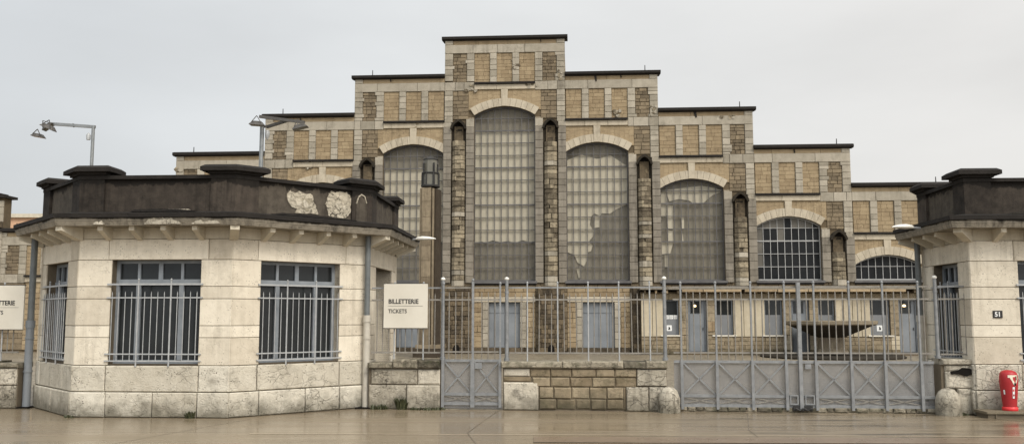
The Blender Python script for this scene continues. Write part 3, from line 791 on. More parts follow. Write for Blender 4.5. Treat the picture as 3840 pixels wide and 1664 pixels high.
# ================================================================== PAVILIONS
def unit(a, b):
    v = Vector((b[0]-a[0], b[1]-a[1])); return v.normalized(), v.length
def offset_poly(C, off, closed=True):
    """mitred outward offset of a corner list (outside lies to the right of the walking direction)"""
    n = len(C); out = []
    for i in range(n):
        if not closed and i in (0, n-1):
            d, _ = unit(C[0], C[1]) if i == 0 else unit(C[-2], C[-1]); out.append((C[i][0]+d.y*off, C[i][1]-d.x*off)); continue
        d1, _ = unit(C[i-1], C[i]); d2, _ = unit(C[i], C[(i+1) % n])
        n1 = Vector((d1.y, -d1.x)); n2 = Vector((d2.y, -d2.x)); m = (n1+n2).normalized()
        k = off/max(.3, m.dot(n1)); out.append((C[i][0]+m.x*k, C[i][1]+m.y*k))
    return out

PC = [0, .40, .82, 1.26, 1.45, 1.88, 2.08, 2.51, 2.85]
def make_window(fr, t0, t1, parent, door=False, grille=True, z0=.84, z1=2.51, dep=-.16):
    fm = MB(); D0, D1 = dep-.05, dep
    fw = .055
    fm.box(fr, t0, t0+fw, D0, D1, z0, z1, 0); fm.box(fr, t1-fw, t1, D0, D1, z0, z1, 0)
    fm.box(fr, t0+fw, t1-fw, D0, D1, z1-.05, z1, 0); fm.box(fr, t0+fw, t1-fw, D0, D1+.03, 2.12, 2.20, 0); fm.box(fr, t0+fw, t1-fw, D0, D1, z0, z0+.06, 0)
    W = t1-t0; mid = (t0+t1)/2
    tops = [(mid, .07), (mid-W*.245, .045), (mid+W*.245, .045)] if W > 1. else [(mid, .045)]
    for x, q in tops: fm.box(fr, x-q/2, x+q/2, D0, D1, 2.20, z1-.05, 0)
    ml = ((mid-W*.243, .075), (mid+W*.243, .075)) if W > 1. else ((mid, .06),)
    for x, q in ml: fm.box(fr, x-q/2, x+q/2, D0, D1+.01, z0+.06, 2.12, 0)
    wf = fm.build('window', [M['frame']], parent)
    g = MB(); g.box(fr, t0+.02, t1-.02, D0-.04, D0+.015, z0+.02, z1-.02, 0); g.build('pane', [M['glassdark']], wf)
    if grille:
        gb = MB(); d = .032
        for z, r in ((2.115, .012), (1.90, .011), (1.00, .011), (.89, .008)):
            gb.bar(fr.p(t0-.05, d, z), fr.p(t1+.05, d, z), .02, .028 if z > 2 else .02, 0)
            for q in (t0-.045, t1+.045): gb.bar(fr.p(q, d, z), fr.p(q, -.02, z), .016, .016, 0)
        n = max(4, round(W/.105))
        for i in range(n):
            x = t0+.04+(W-.08)*i/(n-1)
            tall = W > 1. and i in (round((n-1)*.29), round((n-1)*.72))
            if tall:
                gb.tube(fr.p(x, d, .80), fr.p(x, d, 2.17), .014, n=6); gb.lathe(fr.p(x, d, 2.19), [(.006,-.02),(.02,0),(.006,.02)], 6)
            else:
                gb.tube(fr.p(x, d, .89), fr.p(x, d, 1.96), .0072, n=6); gb.tube(fr.p(x, d, 1.96), fr.p(x, d, 2.0), .0072, .002, n=6)
        gb.build('grille', [M['metal_pale']], wf)
    return wf

def make_door(fr, t0, t1, parent):
    fm = MB(); dep = -.36
    fm.box(fr, t0, t0+.06, dep-.05, dep, .42, 2.50, 0); fm.box(fr, t1-.06, t1, dep-.05, dep, .42, 2.50, 0)
    fm.box(fr, t0+.06, t1-.06, dep-.05, dep, 2.44, 2.50, 0); fm.box(fr, t0+.06, t1-.06, dep-.05, dep+.03, 2.02, 2.10, 0)
    for i in range(2):
        a = t0+.06+i*(t1-t0-.12)/2; e = a+(t1-t0-.12)/2
        fm.box(fr, a+.01, e-.01, dep-.04, dep-.01, .42, 1.10, 0)
        fm.box(fr, a+.01, a+.10, dep-.04, dep-.01, 1.10, 2.02, 0); fm.box(fr, e-.10, e-.01, dep-.04, dep-.01, 1.10, 2.02, 0)
        for q in (.48, .80): fm.box(fr, a+.06, e-.06, dep-.01, dep+.01, q, q+.25, 0)
    d = fm.build('door', [M['door']], parent)
    g = MB(); g.box(fr, t0+.05, t1-.05, dep-.07, dep-.035, 1.08, 2.46, 0); g.build('pane', [M['glassdark']], d)
    g = MB(); g.box(fr, t0+.22, t0+.5, dep-.034, dep-.025, 1.42, 1.80, 0); g.build('notice', [M['paper']], d)
    g = MB(); g.box(fr, t0+.12, t0+.5, dep-.034, dep-.024, 1.12, 1.26, 0); g.build('red_notice', [M['redlight']], d)

def pavilion(root, C, opens, vis, patches=True):
    """C: corner list walking with the outside on the right; opens[i] = (kind,t0,t1) for the facet C[i]->C[i+1]"""
    n = len(C)
    wall = MB(); WM = [M['joint'], M['pav'], M['plinth'], M['frieze']]
    inner = offset_poly(C, -.30)
    frs = []
    for i in range(n):
        a, e = C[i], C[(i+1) % n]; d, L = unit(a, e)
        fr = Fr(a[0], a[1], math.atan2(d.y, d.x)); frs.append((fr, L))
        op = opens.get(i)
        if i not in vis:
            wall.box(fr, -.02, L+.02, -.25, .02, 0, 3.05, 1, .5); continue
        spans = [(0, L)] if not op else [(0, op[1]), (op[2], L)]
        zlo = (.84 if op and op[0] == 'w' else .40)
        for x0, x1 in spans: wall.box(fr, x0, x1, -.25, -.015, 0, 3.04, 0)
        if op:
            wall.box(fr, op[1], op[2], -.25, -.015, 2.51, 3.04, 0)
            if op[0] == 'w': wall.box(fr, op[1], op[2], -.25, -.015, 0, .84, 0)
            else: wall.box(fr, op[1], op[2], -.25, 0, 0, .40, 0)
        ex = .0
        for z0, z1 in zip(PC, PC[1:]):
            pr = .055 if z1 <= .41 else (.03 if z1 <= .83 else .012)
            mi = 2 if z1 <= .83 else 1
            if z1 > 2.6 or (z1 <= .83 and not (op and op[0] == 'd')):
                if z1 > 2.6: cuts = [0, op[1]-.06 if op else L*.4, op[2]+.12 if op else L*.7, L]
                elif z1 > .5: cuts = [0, op[1]-.03 if op else L*.4, op[2]+.02 if op else L*.8, L]
                else: cuts = [0, (op[1] if op else L*.3)-.0, L*.52, (op[2] if op else L*.8)+.02, L]
            else: cuts = None
            if cuts:
                for q in range(len(cuts)-1):
                    e0 = -pr*.414 if q == 0 else 0; e1 = pr*.414 if q == len(cuts)-2 else 0
                    wall.block(fr, cuts[q]+e0, cuts[q+1]+e1, z0, z1, -.02, pr+random.uniform(-.004,.004), mi, random.random(), .008 if mi == 1 else .012, .007 if mi == 1 else .014, 0 if mi == 1 else .006)
            else:
                for q, (x0, x1) in enumerate(spans):
                    e0 = -pr*.414 if x0 == 0 else 0; e1 = pr*.414 if x1 == L else 0
                    wall.block(fr, x0+e0, x1+e1, z0, z1, -.02, pr+random.uniform(-.003,.003), mi, random.random(), .008, .006, 0)
        # reveals of the opening
        if op:
            for x, s_ in ((op[1], 1), (op[2], -1)):
                wall.box(fr, min(x, x-s_*.03), max(x, x-s_*.03)-.0005, -.45 if op[0] == 'd' else -.24, -.016, zlo, 2.51, 1, .35)
        wall.block(fr, -.005, L+.005, 2.85, 3.05, -.02, .008, 3, .5, .006, .004)
    wall.build('wall', WM, root)
    # floor slab inside, roof slab
    b = MB(); b.hprism(offset_poly(C, -.26), 2.95, 3.04, 0); b.build('ceiling_slab', [M['joint']], root)
    # openings
    for i, op in opens.items():
        fr, L = frs[i]
        if op[0] == 'w': make_window(fr, op[1], op[2], root)
        else: make_door(fr, op[1], op[2], root)
    # cornice
    cs = MB()
    O0 = offset_poly(C, .42); O1 = offset_poly(C, .45); O2 = offset_poly(C, .48); I1 = offset_poly(C, .05)
    cs.hprism(O0, 3.03, 3.10, 0, .6, O1); cs.hprism(O1, 3.104, 3.155, 0, .4); cs.hprism(O2, 3.158, 3.225, 1, .5); cs.hprism(O1, 3.225, 3.29, 1, .5, I1)
    cs.build('cornice', [M['fascia'], M['cap']], root)
    # brackets
    def bracket(o, dx, dn, wd, ln):
        k = MB(); f2 = Fr(o[0], o[1], math.atan2(dn.y, dn.x)+PI/2)
        prof = [(0, 3.032), (ln, 3.032), (ln, 2.96), (ln-.05, 2.945), (0.05, 2.83), (0, 2.83)]
        a = [f2.p(-wd/2, d, z) for d, z in prof]; e = [f2.p(wd/2, d, z) for d, z in prof]; m_ = len(prof)
        k.raw(a+e, [list(range(m_)), list(range(2*m_-1, m_-1, -1))]+[[q, m_+q, m_+(q+1) % m_, (q+1) % m_] for q in range(m_)], 0, random.uniform(.2,.9))
        k.build('bracket', [M['frieze']], root)
    for i in vis:
        fr, L = frs[i]
        d, _ = unit(C[i], C[(i+1) % n]); nn = Vector((d.y, -d.x))
        m_ = max(2, int(L/.55))
        st = .515
        x0 = L/2-st*(m_-1)/2
        if x0 < .2: m_ -= 1; x0 = L/2-st*(m_-1)/2
        for q in range(m_): bracket(fr.p(x0+st*q, 0, 0), d, nn, .085, .35)
    for i in range(n):
        if i in vis or (i-1) % n in vis:
            d1, _ = unit(C[i-1], C[i]); d2, _ = unit(C[i], C[(i+1) % n])
            mm = (Vector((d1.y,-d1.x))+Vector((d2.y,-d2.x))).normalized(); bracket((C[i][0], C[i][1]), None, mm, .14, .41)
    # parapet
    pa = MB(); P1 = offset_poly(C, 0.); P2 = offset_poly(C, -.2)
    for i in range(n):
        j = (i+1) % n
        worn = 1 if (abs(unit(C[i], C[j])[0].y) > .6 and i in vis) else 0
        pa.raw([(P1[i][0],P1[i][1],3.25), (P1[j][0],P1[j][1],3.25), (P1[j][0],P1[j][1],3.83), (P1[i][0],P1[i][1],3.83),
                (P2[i][0],P2[i][1],3.25), (P2[j][0],P2[j][1],3.25), (P2[j][0],P2[j][1],3.83), (P2[i][0],P2[i][1],3.83)],
               [[0,1,2,3],[7,6,5,4],[3,2,6,7]], worn, .5)
    po = pa.build('parapet', [M['parapet'], M['parapet_worn']], root)
    cp = MB(); Q1 = offset_poly(C, .06); Q2 = offset_poly(C, -.26); Q3 = offset_poly(C, .03)
    for i in range(n):
        j = (i+1) % n
        vs = [(Q1[i][0],Q1[i][1],3.83), (Q1[j][0],Q1[j][1],3.83), (Q1[j][0],Q1[j][1],3.89), (Q1[i][0],Q1[i][1],3.89),
              (Q2[i][0],Q2[i][1],3.83), (Q2[j][0],Q2[j][1],3.83), (Q2[j][0],Q2[j][1],3.91), (Q2[i][0],Q2[i][1],3.91)]
        cp.raw(vs, [[0,1,2,3],[3,2,6,7],[7,6,5,4],[4,5,1,0]], 0, .5)
    cp.build('parapet_coping', [M['cap']], root)
    b = MB(); b.hprism(offset_poly(C, -.19), 3.24, 3.40, 0); b.build('roof', [M['cap']], root)
    # corner piers and their caps
    def corner_poly(i, half, out, inn):
        d1, _ = unit(C[i-1], C[i]); d2, _ = unit(C[i], C[(i+1) % n])
        n1 = Vector((d1.y,-d1.x)); n2 = Vector((d2.y,-d2.x)); m_ = (n1+n2).normalized(); c0 = Vector(C[i][:2])
        k = 1/max(.3, m_.dot(n1))
        pts = [c0-d1*half+n1*out, c0+m_*(out*k), c0+d2*half+n2*out, c0+d2*half-n2*inn, c0-m_*(inn*k), c0-d1*half-n1*inn]
        return [(p.x, p.y) for p in pts]
    for i in range(n):
        k = MB(); k.hprism(corner_poly(i, .39, .05, .26), 3.25, 3.93, 0, random.random())
        pr = k.build('parapet_pier', [M['parapet'] if i % 4 != 3 else M['parapet']], root)
        k = MB(); k.hprism(corner_poly(i, .43, .09, .30), 3.90, 3.945, 0); k.hprism(corner_poly(i, .53, .17, .38), 3.945, 4.01, 0, .5); k.hprism(corner_poly(i, .53, .17, .38), 4.01, 4.05, 0, .5, corner_poly(i, .47, .11, .33))
        k.build('cap', [M['cap']], pr)
    return frs

def blob(fr, cu, cz, ru, rz, n=22, jit=.14, pts=None):
    return [(cu+ru*(1+random.uniform(-jit,jit))*math.cos(2*PI*i/n), cz+rz*(1+random.uniform(-jit,jit))*math.sin(2*PI*i/n)) for i in range(n)]

# left pavilion: a regular octagon
s8 = 2.561; yw = -.0596; cx, cy = -5.596, 17.718
R8 = s8/2/math.sin(PI/8)
C8 = [(cx+R8*math.cos(R(-112.5+45*k)+yw), cy+R8*math.sin(R(-112.5+45*k)+yw)) for k in range(-1, 7)]
C8[0] = (C8[0][0]+(C8[1][0]-C8[0][0])*.17, C8[0][1]+(C8[1][1]-C8[0][1])*.17)
lp = thing('ticket_pavilion', (cx, cy, 0), 'octagonal cream stone pavilion with barred windows and black-stained parapet, left of the narrow gate', 'pavilion', 'stone pavilions beside the gates')
fr8 = pavilion(lp, C8, {0: ('w', .27, 1.58), 1: ('w', .56, 2.04), 2: ('w', .49, 1.97), 3: ('d', .62, 2.15)}, [0,1,2,3])
f1, f2 = fr8[1][0], fr8[2][0]
# flakes of lost render on the parapet of the right-hand facet
for pts in ([(.92,3.66),(.98,3.72),(1.06,3.70),(1.15,3.725),(1.26,3.70),(1.36,3.705),(1.41,3.66),(1.42,3.58),(1.47,3.51),(1.46,3.46),(1.53,3.37),(1.50,3.35),(1.36,3.36),(1.2,3.355),(1.08,3.36),(1.12,3.41),(1.02,3.45),(.94,3.53)],
            [(1.66,3.55),(1.68,3.66),(1.72,3.75),(1.78,3.79),(1.86,3.77),(1.93,3.795),(2.02,3.78),(2.08,3.79),(2.14,3.74),(2.18,3.66),(2.15,3.55),(2.17,3.47),(2.12,3.38),(2.06,3.33),(1.99,3.30),(1.90,3.315),(1.80,3.33),(1.72,3.36),(1.70,3.45)]):
    fine_pts = []
    for (a, za), (b_, zb) in zip(pts, pts[1:]+pts[:1]):
        for q in range(3):
            fine_pts.append((a+(b_-a)*q/3+random.uniform(-.012,.012), za+(zb-za)*q/3+random.uniform(-.01,.01)))
    k = MB(); k.prism(f2, fine_pts, -.01, .011, 0)
    mc = (sum(p[0] for p in fine_pts)/len(fine_pts), sum(p[1] for p in fine_pts)/len(fine_pts))
    for r_ in range(9):     # crumbling layers inside the bare patch
        a_ = random.uniform(0, 6.28); q_ = random.uniform(.0,.6); ci = (mc[0]+math.cos(a_)*.2*q_, mc[1]+math.sin(a_)*.16*q_); rr_ = random.uniform(.02,.07)
        k.prism(f2, [(ci[0]+rr_*random.uniform(.6,1.3)*math.cos(2*PI*z_/9), ci[1]+rr_*random.uniform(.6,1.3)*math.sin(2*PI*z_/9)) for z_ in range(9)], .0, random.uniform(.014,.024), 0, random.random())
    po_ = k.build('exposed_patch', [M['patch']], lp)
    k = MB(); k.prism(f2, [(mc[0]+(x_-mc[0])*random.uniform(1.03,1.13), max(3.27, mc[1]+(z_-mc[1])*random.uniform(1.03,1.12))) for x_, z_ in fine_pts], -.01, .006, 0); k.build('undercoat', [M['parapet_worn']], po_)
k = MB()
cpier = [(2.24,3.27),(2.25,3.6),(2.29,3.72),(2.35,3.77),(2.42,3.74),(2.46,3.62),(2.48,3.27)]
k.prism(f2, cpier, .03, .062, 0); k.build('worn_panel', [M['parapet_worn']], lp)
k = MB()
for (a, za), (b_, zb) in zip(cpier[1:-1], cpier[2:-1]): k.bar(f2.p(a,.06,za), f2.p(b_,.06,zb), .02, .018, 0)
k.build('worn_edge', [M['patch']], lp)
# loose flashing on the ledge
k = MB(); k.prism(f1, [(.92,3.275),(1.0,3.31),(1.3,3.318),(1.7,3.312),(1.95,3.29),(2.0,3.275)], .04, .22, 0); k.build('flashing', [M['cap']], lp)
k = MB(); k.prism(f1, [(1.45,3.30),(1.85,3.30),(1.83,3.325),(1.5,3.33)], .03, .10, 0); k.build('loose_plank', [M['patch']], lp)
k = MB(); k.prism(f2, [(.55,3.275),(.75,3.31),(1.3,3.315),(1.9,3.30),(2.2,3.275)], .06, .2, 0); k.build('flashing', [M['cap']], lp)
fo = Fr(*f1.p(0, .42, 0)[:2], f1.yaw)
for t0, t1, hh in ((1.28, 1.86, .11), (2.05, 2.5, .07), (.45, .62, .06)):
    n_ = 16
    up = [(t0+(t1-t0)*q/n_+random.uniform(-.01,.01), 3.05+hh*random.uniform(.45,1)*min(1, 3*min(q+.4, n_-q+.4)/n_*1.6)) for q in range(n_+1)]
    k = MB(); k.prism(fo, [(t1,3.045), (t0,3.045)]+up, .0, .036, 0, random.random()); k.build('spalled_edge', [M['wallpale']], lp)
# downpipes
def downpipe(root, x, y, zt, lower, rr=.05, jz=1.56):
    k = MB(); k.tube((x,y,jz), (x,y,zt), rr*.92, n=12); o = k.build('downpipe', [M['pipe_dark']], root)
    k = MB(); k.tube((x,y,.02), (x,y,jz), rr*1.12, n=12); k.tube((x,y,jz-.05), (x,y,jz+.06), rr*1.3, n=12)
    for z in (.62, 1.2, 1.5): k.tube((x,y,z), (x,y,z+.03), rr*1.32, n=12)
    k.build('lower_pipe', [lower], o)
    k = MB(); k.hprism([(x-.16,y-.14),(x+.12,y-.14),(x+.12,y+.1),(x-.16,y+.1)], .0, .025, 0); k.build('gully', [M['void']], o)
p = f2.p(2.47, .12, 0); downpipe(lp, p[0], p[1], 3.03, M['pipe'], .055)
p = fr8[0][0].p(.02, .16, 0); downpipe(lp, p[0], p[1], 3.03, M['door'], .06, 1.45)

# right pavilion: square front corner beside the gate
dx = Vector((math.cos(-.06), math.sin(-.06))); dyv = Vector((-dx.y, dx.x))
K = Vector((7.593, 14.972))
cr = [K+dyv*1.95+dx*0., K, K+dx*2.9, K+dx*4.7+dyv*1.8, K+dx*4.7+dyv*4.3, K+dx*1.8+dyv*5.6, K+dx*.9+dyv*3.4]
CR_ = [(v.x, v.y) for v in cr]
rp = thing('ticket_pavilion', (K.x+2, K.y+2.5, 0), 'cream stone pavilion behind the red bin, cut off by the right edge of the view', 'pavilion', 'stone pavilions beside the gates')
frr = pavilion(rp, CR_, {0: ('w', .45, 1.50), 1: ('w', .77, 2.25)}, [0,1,2])
p = frr[0][0].p(.06, .12, 0); downpipe(rp, p[0], p[1], 3.03, M['pipe'], .055)
fR = frr[1][0]
k = MB(); k.prism(fR, [(.62,3.27),(.66,3.30),(.8,3.315),(2.2,3.32),(2.2,3.27)], .04, .2, 0); k.build('flashing', [M['fascia']], rp)

# house number plate
t = thing('number_plate', fR.p(.40, .02, 1.59), 'small black enamel plate with a white number on the right pavilion wall', 'sign')
k = MB(); k.block(fR, .325, .475, 1.575, 1.695, .012, .03, 0, .5, 0, .004); k.build('plate', [M['ink']], t)
text('51', fR, .345, .032, 1.60, .105, M['paper'], t, 'number', .003, .95)

# lamps on the pavilion cornices
def eave_lamp(base, yaw, lab):
    t = thing('eave_lamp', base, lab, 'lamp', 'white lamps on the pavilion cornices')
    c, s_ = math.cos(yaw), math.sin(yaw)
    P = lambda a, b_, z: (base[0]+a*c-b_*s_, base[1]+a*s_+b_*c, base[2]+z)
    k = MB(); k.tube(P(-.14,0,0), P(.03,0,.012), .022, n=8); k.build('arm', [M['metal']], t)
    prof = [(0,.03,.025), (.05,.06,.05), (.14,.085,.06), (.26,.08,.05), (.36,.05,.03), (.42,.01,.008)]
    k = MB(); n = 12; vs = []
    for a, rw, rh in prof:
        for q in range(n):
            an_ = 2*PI*q/n; z = math.sin(an_)*rh; z = z if z > 0 else z*.45
            vs.append(P(a, math.cos(an_)*rw, z+.012))
    fs = [[i*n+q, i*n+(q+1)%n, (i+1)*n+(q+1)%n, (i+1)*n+q] for i in range(len(prof)-1) for q in range(n)]
    k.raw(vs, fs, 0, .5, True); k.face(vs[:n][::-1]); k.build('shell', [M['lampwhite']], t)
# near the far end of the left pavilion's right-hand side
p3 = fr8[3][0].p(1.9, .54, 3.13); eave_lamp(p3, R(-12), 'white teardrop lamp on the left pavilion cornice, in front of the stone lamp column')
p4 = frr[0][0].p(1.35, .66, 3.12); eave_lamp(p4, R(192), 'white teardrop lamp on the right pavilion cornice, above the gate end')

# ================================================================== FENCE LINE
def blocks_wall(name, label, cuts_blocks, u0, u1, ztop, dep, coping, cat='wall', fr=F, capm=None, group='low stone walls along the street'):
    t = thing(name, fr.p((u0+u1)/2, -dep/2, 0), label, cat, group)
    b = MB(); b.box(fr, u0+.01, u1-.01, -dep, -.03, 0, ztop, 0)
    for (a, e, z0, z1, mi, pr) in cuts_blocks:
        b.block(fr, a, e, z0, z1, -.04, pr+random.uniform(-.008,.008), mi, random.random(), .012, .018, .010)
    b.build('wall', [M['joint'], M['walltan'], M['wallpale'], M['base']], t)
    for (a, e, z0, z1) in coping:
        c = MB(); c.block(fr, a, e, z0, z1, -dep-.04, .05+random.uniform(-.01,.01), 0, random.random(), .006, .02, .010); c.build('coping', [capm or M['wallcap']], t)
    return t
# wall between the narrow gate and the wide gate
wb = []
rows = [(.565,.71), (.40,.565), (.20,.40), (0.02,.20)]
starts = [(-1.90,-.08), (-1.86,-.08), (-1.74,-.30), (-1.74,-.30)]
wb += [(-2.36,-1.90,.57,.71,2,.0), (-2.36,-1.88,.48,.57,1,-.005), (-2.36,-1.75,.0,.48,2,.0)]
for (z0, z1), (a, e) in zip(rows, starts):
    u = a
    ln = [random.uniform(.36,.52) for _ in range(5)]; k_ = (e-a)/sum(ln)
    for q in ln: wb.append((u, u+q*k_, z0, z1, 1, random.uniform(-.005,.012))); u += q*k_
wb += [(-.08,.43,.42,.71,2,.01), (-.30,-.26,.0,.40,1,-.01), (-.26,.12,.0,.41,2,.03), (.12,.43,.0,.42,2,.0)]
cop = [(-2.40,-1.34,.715,.83), (-1.34,-.30,.715,.84), (-.30,.08,.715,.835), (.08,.44,.715,.85)]
blocks_wall('boundary_wall', 'low wall of tan coursed blocks between the narrow gate and the wide gate', wb, -2.38, .44, .72, .42, cop)
wa = [(-4.68,-3.86,.42,.69,2,.0), (-3.86,-3.46,.42,.69,2,.0), (-4.72,-4.05,.0,.42,2,.0), (-4.05,-3.46,.0,.42,2,.03)]
blocks_wall('boundary_wall', 'short pale stone wall with mossy dark coping under the ticket sign beside the narrow gate', wa, -4.74, -3.46, .70, .42,
            [(-4.74,-4.30,.70,.80), (-4.30,-3.85,.70,.86), (-3.85,-3.46,.70,.845)])
wr = [(4.98,5.52,.42,.70,2,.02), (4.98,5.52,.70,.80,2,.0), (5.16,5.56,.0,.42,2,.03), (4.92,5.16,.0,.42,2,-.02)]
wrt = blocks_wall('boundary_wall', 'crumbling rough stone pier with a dark hole between wide gate and right pavilion', wr, 4.92, 5.54, .80, .42, [(4.94,5.54,.80,.90)], capm=M['wallpale'])
k = MB(); hp = [(5.06,.69),(5.2,.72),(5.26,.76),(5.36,.75),(5.44,.70),(5.53,.69),(5.53,.665),(5.4,.655),(5.3,.62),(5.18,.655),(5.07,.65)]
k.prism(F, hp, .0, .055, 0); k.build('hollow', [M['void']], wrt)
# far left wall beyond the pavilion
FL = Fr(-8.66, 16.02, R(-3.5))
wl = [(-3.0,-.75,.40,.70,2,.0), (-.75,-.02,.40,.70,2,.01), (-3.0,-1.0,.0,.40,2,.02), (-1.0,-.02,.0,.40,2,.0)]
blocks_wall('boundary_wall', 'pale stone wall under the cut-off sign at the far left edge', wl, -3.0, 0, .72, .40, [(-3.0,-1.1,.70,.80), (-1.1,-.4,.71,.82), (-.4,0,.70,.79)], fr=FL)

# guard stones
def guard(u, d, w_, h_, lab, sg):
    c = F.p(u, d, 0)
    t = thing('guard_stone', c, lab, 'guard stone', 'round-headed guard stones at the wide gate')
    k = MB(); prof = [(w_*.55,0), (w_*.54,h_*.3), (w_*.53,h_*.55), (w_*.49,h_*.72), (w_*.40,h_*.86), (w_*.26,h_*.96), (w_*.05,h_)]
    k.lathe(c, prof, 18, 0, .5, True, .2, .03); k.build('stone', [M['wallpale']], t)
guard(.45, .11, .34, .42, 'round-headed pale guard stone at the left end of the wide gate', 1)
guard(4.97, .11, .36, .43, 'round-headed mossy guard stone at the right end of the wide gate', -1)

# posts with white ball caps
def gate_post(u, z0, lab, d=-.12):
    t = thing('gate_post', F.p(u, d, z0), lab, 'post', 'iron posts with white ball caps')
    k = MB(); k.tube(F.p(u,d,z0), F.p(u,d,2.24), .034, .030, n=12); k.tube(F.p(u,d,2.0), F.p(u,d,2.03), .038, n=12); k.tube(F.p(u,d,z0), F.p(u,d,z0+.05), .048, n=12); k.build('shaft', [M['metal']], t)
    k = MB(); k.lathe(F.p(u,d,2.245), [(.034,-.01),(.042,.002),(.038,.022),(.022,.036),(.006,.042)], 12); k.build('ball_cap', [M['lampwhite']], t)
gate_post(-3.44, .845, 'iron post with white cap left of the narrow gate')
gate_post(-2.31, .83, 'iron post with white cap right of the narrow gate')
gate_post(.42, .85, 'iron post with white cap left of the wide gate')
gate_post(4.93, .90, 'iron post with white cap right of the wide gate, by the pavilion')

# railings
def railing(name, lab, u0, u1, fr=F, d=-.14, tall=5, zb=.84, start=2, bars=True, ztop=2.10):
    t = thing(name, fr.p((u0+u1)/2, d, zb), lab, 'railing', 'iron railings on the low walls')
    for z in (ztop, 1.89, .97):
        k = MB(); k.bar(fr.p(u0,d,z), fr.p(u1,d,z), .022, .026, 0); k.build('rail', [M['metal'] if z > 2 else M['bars']], t)
    n = max(1, round((u1-u0)/.107)); 
    for i in range(1, n):
        u = u0+(u1-u0)*i/n
        k = MB()
        if (i+start) % tall == 0:
            k.tube(fr.p(u,d,zb-.02), fr.p(u,d,2.17), .014, n=6); k.lathe(fr.p(u,d,2.185), [(.006,-.02),(.022,0),(.006,.022)], 8); k.build('post', [M['metal_pale']], t)
        else:
            j_ = random.uniform(-.012,.012)
            k.tube(fr.p(u+j_,d,.95), fr.p(u,d,1.955), .0095, n=6); k.tube(fr.p(u,d,1.955), fr.p(u,d,2.005), .0095, .002, n=6); k.build('bar', [M['bars']], t)
railing('iron_railing', 'long iron railing on the tan block wall between the two gates', -2.27, .38)
railing('iron_railing', 'short iron railing behind the ticket sign beside the octagonal pavilion', -4.72, -3.48, start=1)
railing('iron_railing', 'short iron railing on the rough pier against the right pavilion window', 4.98, 5.62, start=0, zb=.90)
railing('iron_railing', 'iron railing holding the cut-off sign at the far left edge', -2.9, -.1, fr=FL, zb=.80)

# gates
def gate(name, lab, group, u0, u1, posts, zt, panel_z=(.10,.82), d=-.10, main=None, bar_step=.118):
    t = thing(name, F.p((u0+u1)/2, d, 0), lab, 'gate', group)
    k = MB()
    k.box(F, u0, u1, d-.006, d+.0, panel_z[0], panel_z[1], 0); k.build('sheet_panel', [M['sheet']], t)
    for z, h_ in ((.835,.045), (.26,.045), (.10,.05)):
        k = MB(); k.box(F, u0, u1, d, d+.035, z-h_/2, z+h_/2, 0); k.build('rail', [M['metal']], t)
    for z in (zt-.03, 1.89, .985):
        k = MB(); k.bar(F.p(u0,d+.012,z), F.p(u1,d+.012,z), .02, .026, 0); k.build('rail', [M['bars']], t)
    for p_ in posts:
        k = MB()
        heavy = main is not None and abs(p_-main) < .01
        wd = .034 if heavy else .024
        k.box(F, p_-wd, p_+wd, d+.036, d+.075, .04, .86, 0)
        k.bar(F.p(p_,d+.03,.86), F.p(p_,d+.03,zt+.02+(.06 if heavy else .0)), wd*1.2, wd*1.2, 0)
        k.lathe(F.p(p_,d+.03,zt+.04+(.06 if heavy else 0)), [(.010,-.025),(.026,-.005),(.02,.02),(.004,.03)], 8)
        k.build('post', [M['metal']], t)
    ps = sorted(posts)
    for a, e in zip(ps, ps[1:]):
        if e-a < .4: 
            continue
        for (za, zb) in ((.285,.81), (.81,.285)):
            k = MB(); k.bar(F.p(a+.03,d+.028,za), F.p(e-.03,d+.028,zb), .012, .024, 0); k.build('brace', [M['metal']], t)
        for (za, zb) in ((.135,.235), (.235,.135)):
            k = MB(); k.bar(F.p(a+.03,d+.02,za), F.p(e-.03,d+.02,zb), .01, .014, 0); k.build('brace', [M['bars']], t)
    n = round((u1-u0)/bar_step)
    for i in range(1, n):
        u = u0+(u1-u0)*i/n
        if min(abs(u-p_) for p_ in posts) < .05: continue
        j_ = random.uniform(-.005,.005)
        k = MB(); k.tube(F.p(u+j_,d+.012,.86), F.p(u,d+.012,1.99), .010, n=6); k.tube(F.p(u,d+.012,1.99), F.p(u,d+.012,2.03), .010, .002, n=6); k.build('bar', [M['bars']], t)
    return t
G = 'leaves of the wide iron gate'
gl = gate('iron_gate', 'left leaf of the wide iron gate, beside the tan block wall', G, .56, 2.64, [.69,1.28,1.87,2.43], 2.13, main=None)
gr = gate('iron_gate', 'right leaf of the wide iron gate, ending at the rough pier', G, 2.68, 4.84, [2.92,3.50,4.05,4.63], 2.13)
k = MB(); k.bar(F.p(2.66,-.05,.04), F.p(2.66,-.05,2.17), .06, .06, 0); k.build('meeting_post', [M['metal']], gl)
for g_, a, e in ((gl,2.47,2.61), (gr,2.72,2.88)):
    k = MB()
    for x0, x1, z0, z1 in ((a,e,.27,.29), (a,e,.13,.15), (a,a+.02,.15,.27), (e-.02,e,.15,.27)): k.box(F, x0, x1, -.06, -.03, z0, z1, 0)
    k.build('latch_frame', [M['metal']], g_)
k = MB(); k.box(F, 2.74, 2.84, -.095, -.05, .72, .80, 0); k.build('lock_case', [M['metal']], gr)
k = MB()
for i in range(9):
    u = 2.52+i*.035; k.tube(F.p(u,-.0,.055+.018*math.sin(i*1.7)), F.p(u+.04,.01,.055+.018*math.sin((i+1)*1.7)), .016, n=6)
k.box(F, 2.52, 2.84, -.06, -.03, .03, .11, 0); k.build('drop_bolt', [M['black']], gl)
pg = gate('narrow_gate', 'narrow iron gate with crossed braces between the pale wall and the tan wall', None, -3.44, -2.40, [-3.42,-2.90,-2.42], 2.13, (.02,.82), main=-2.90)
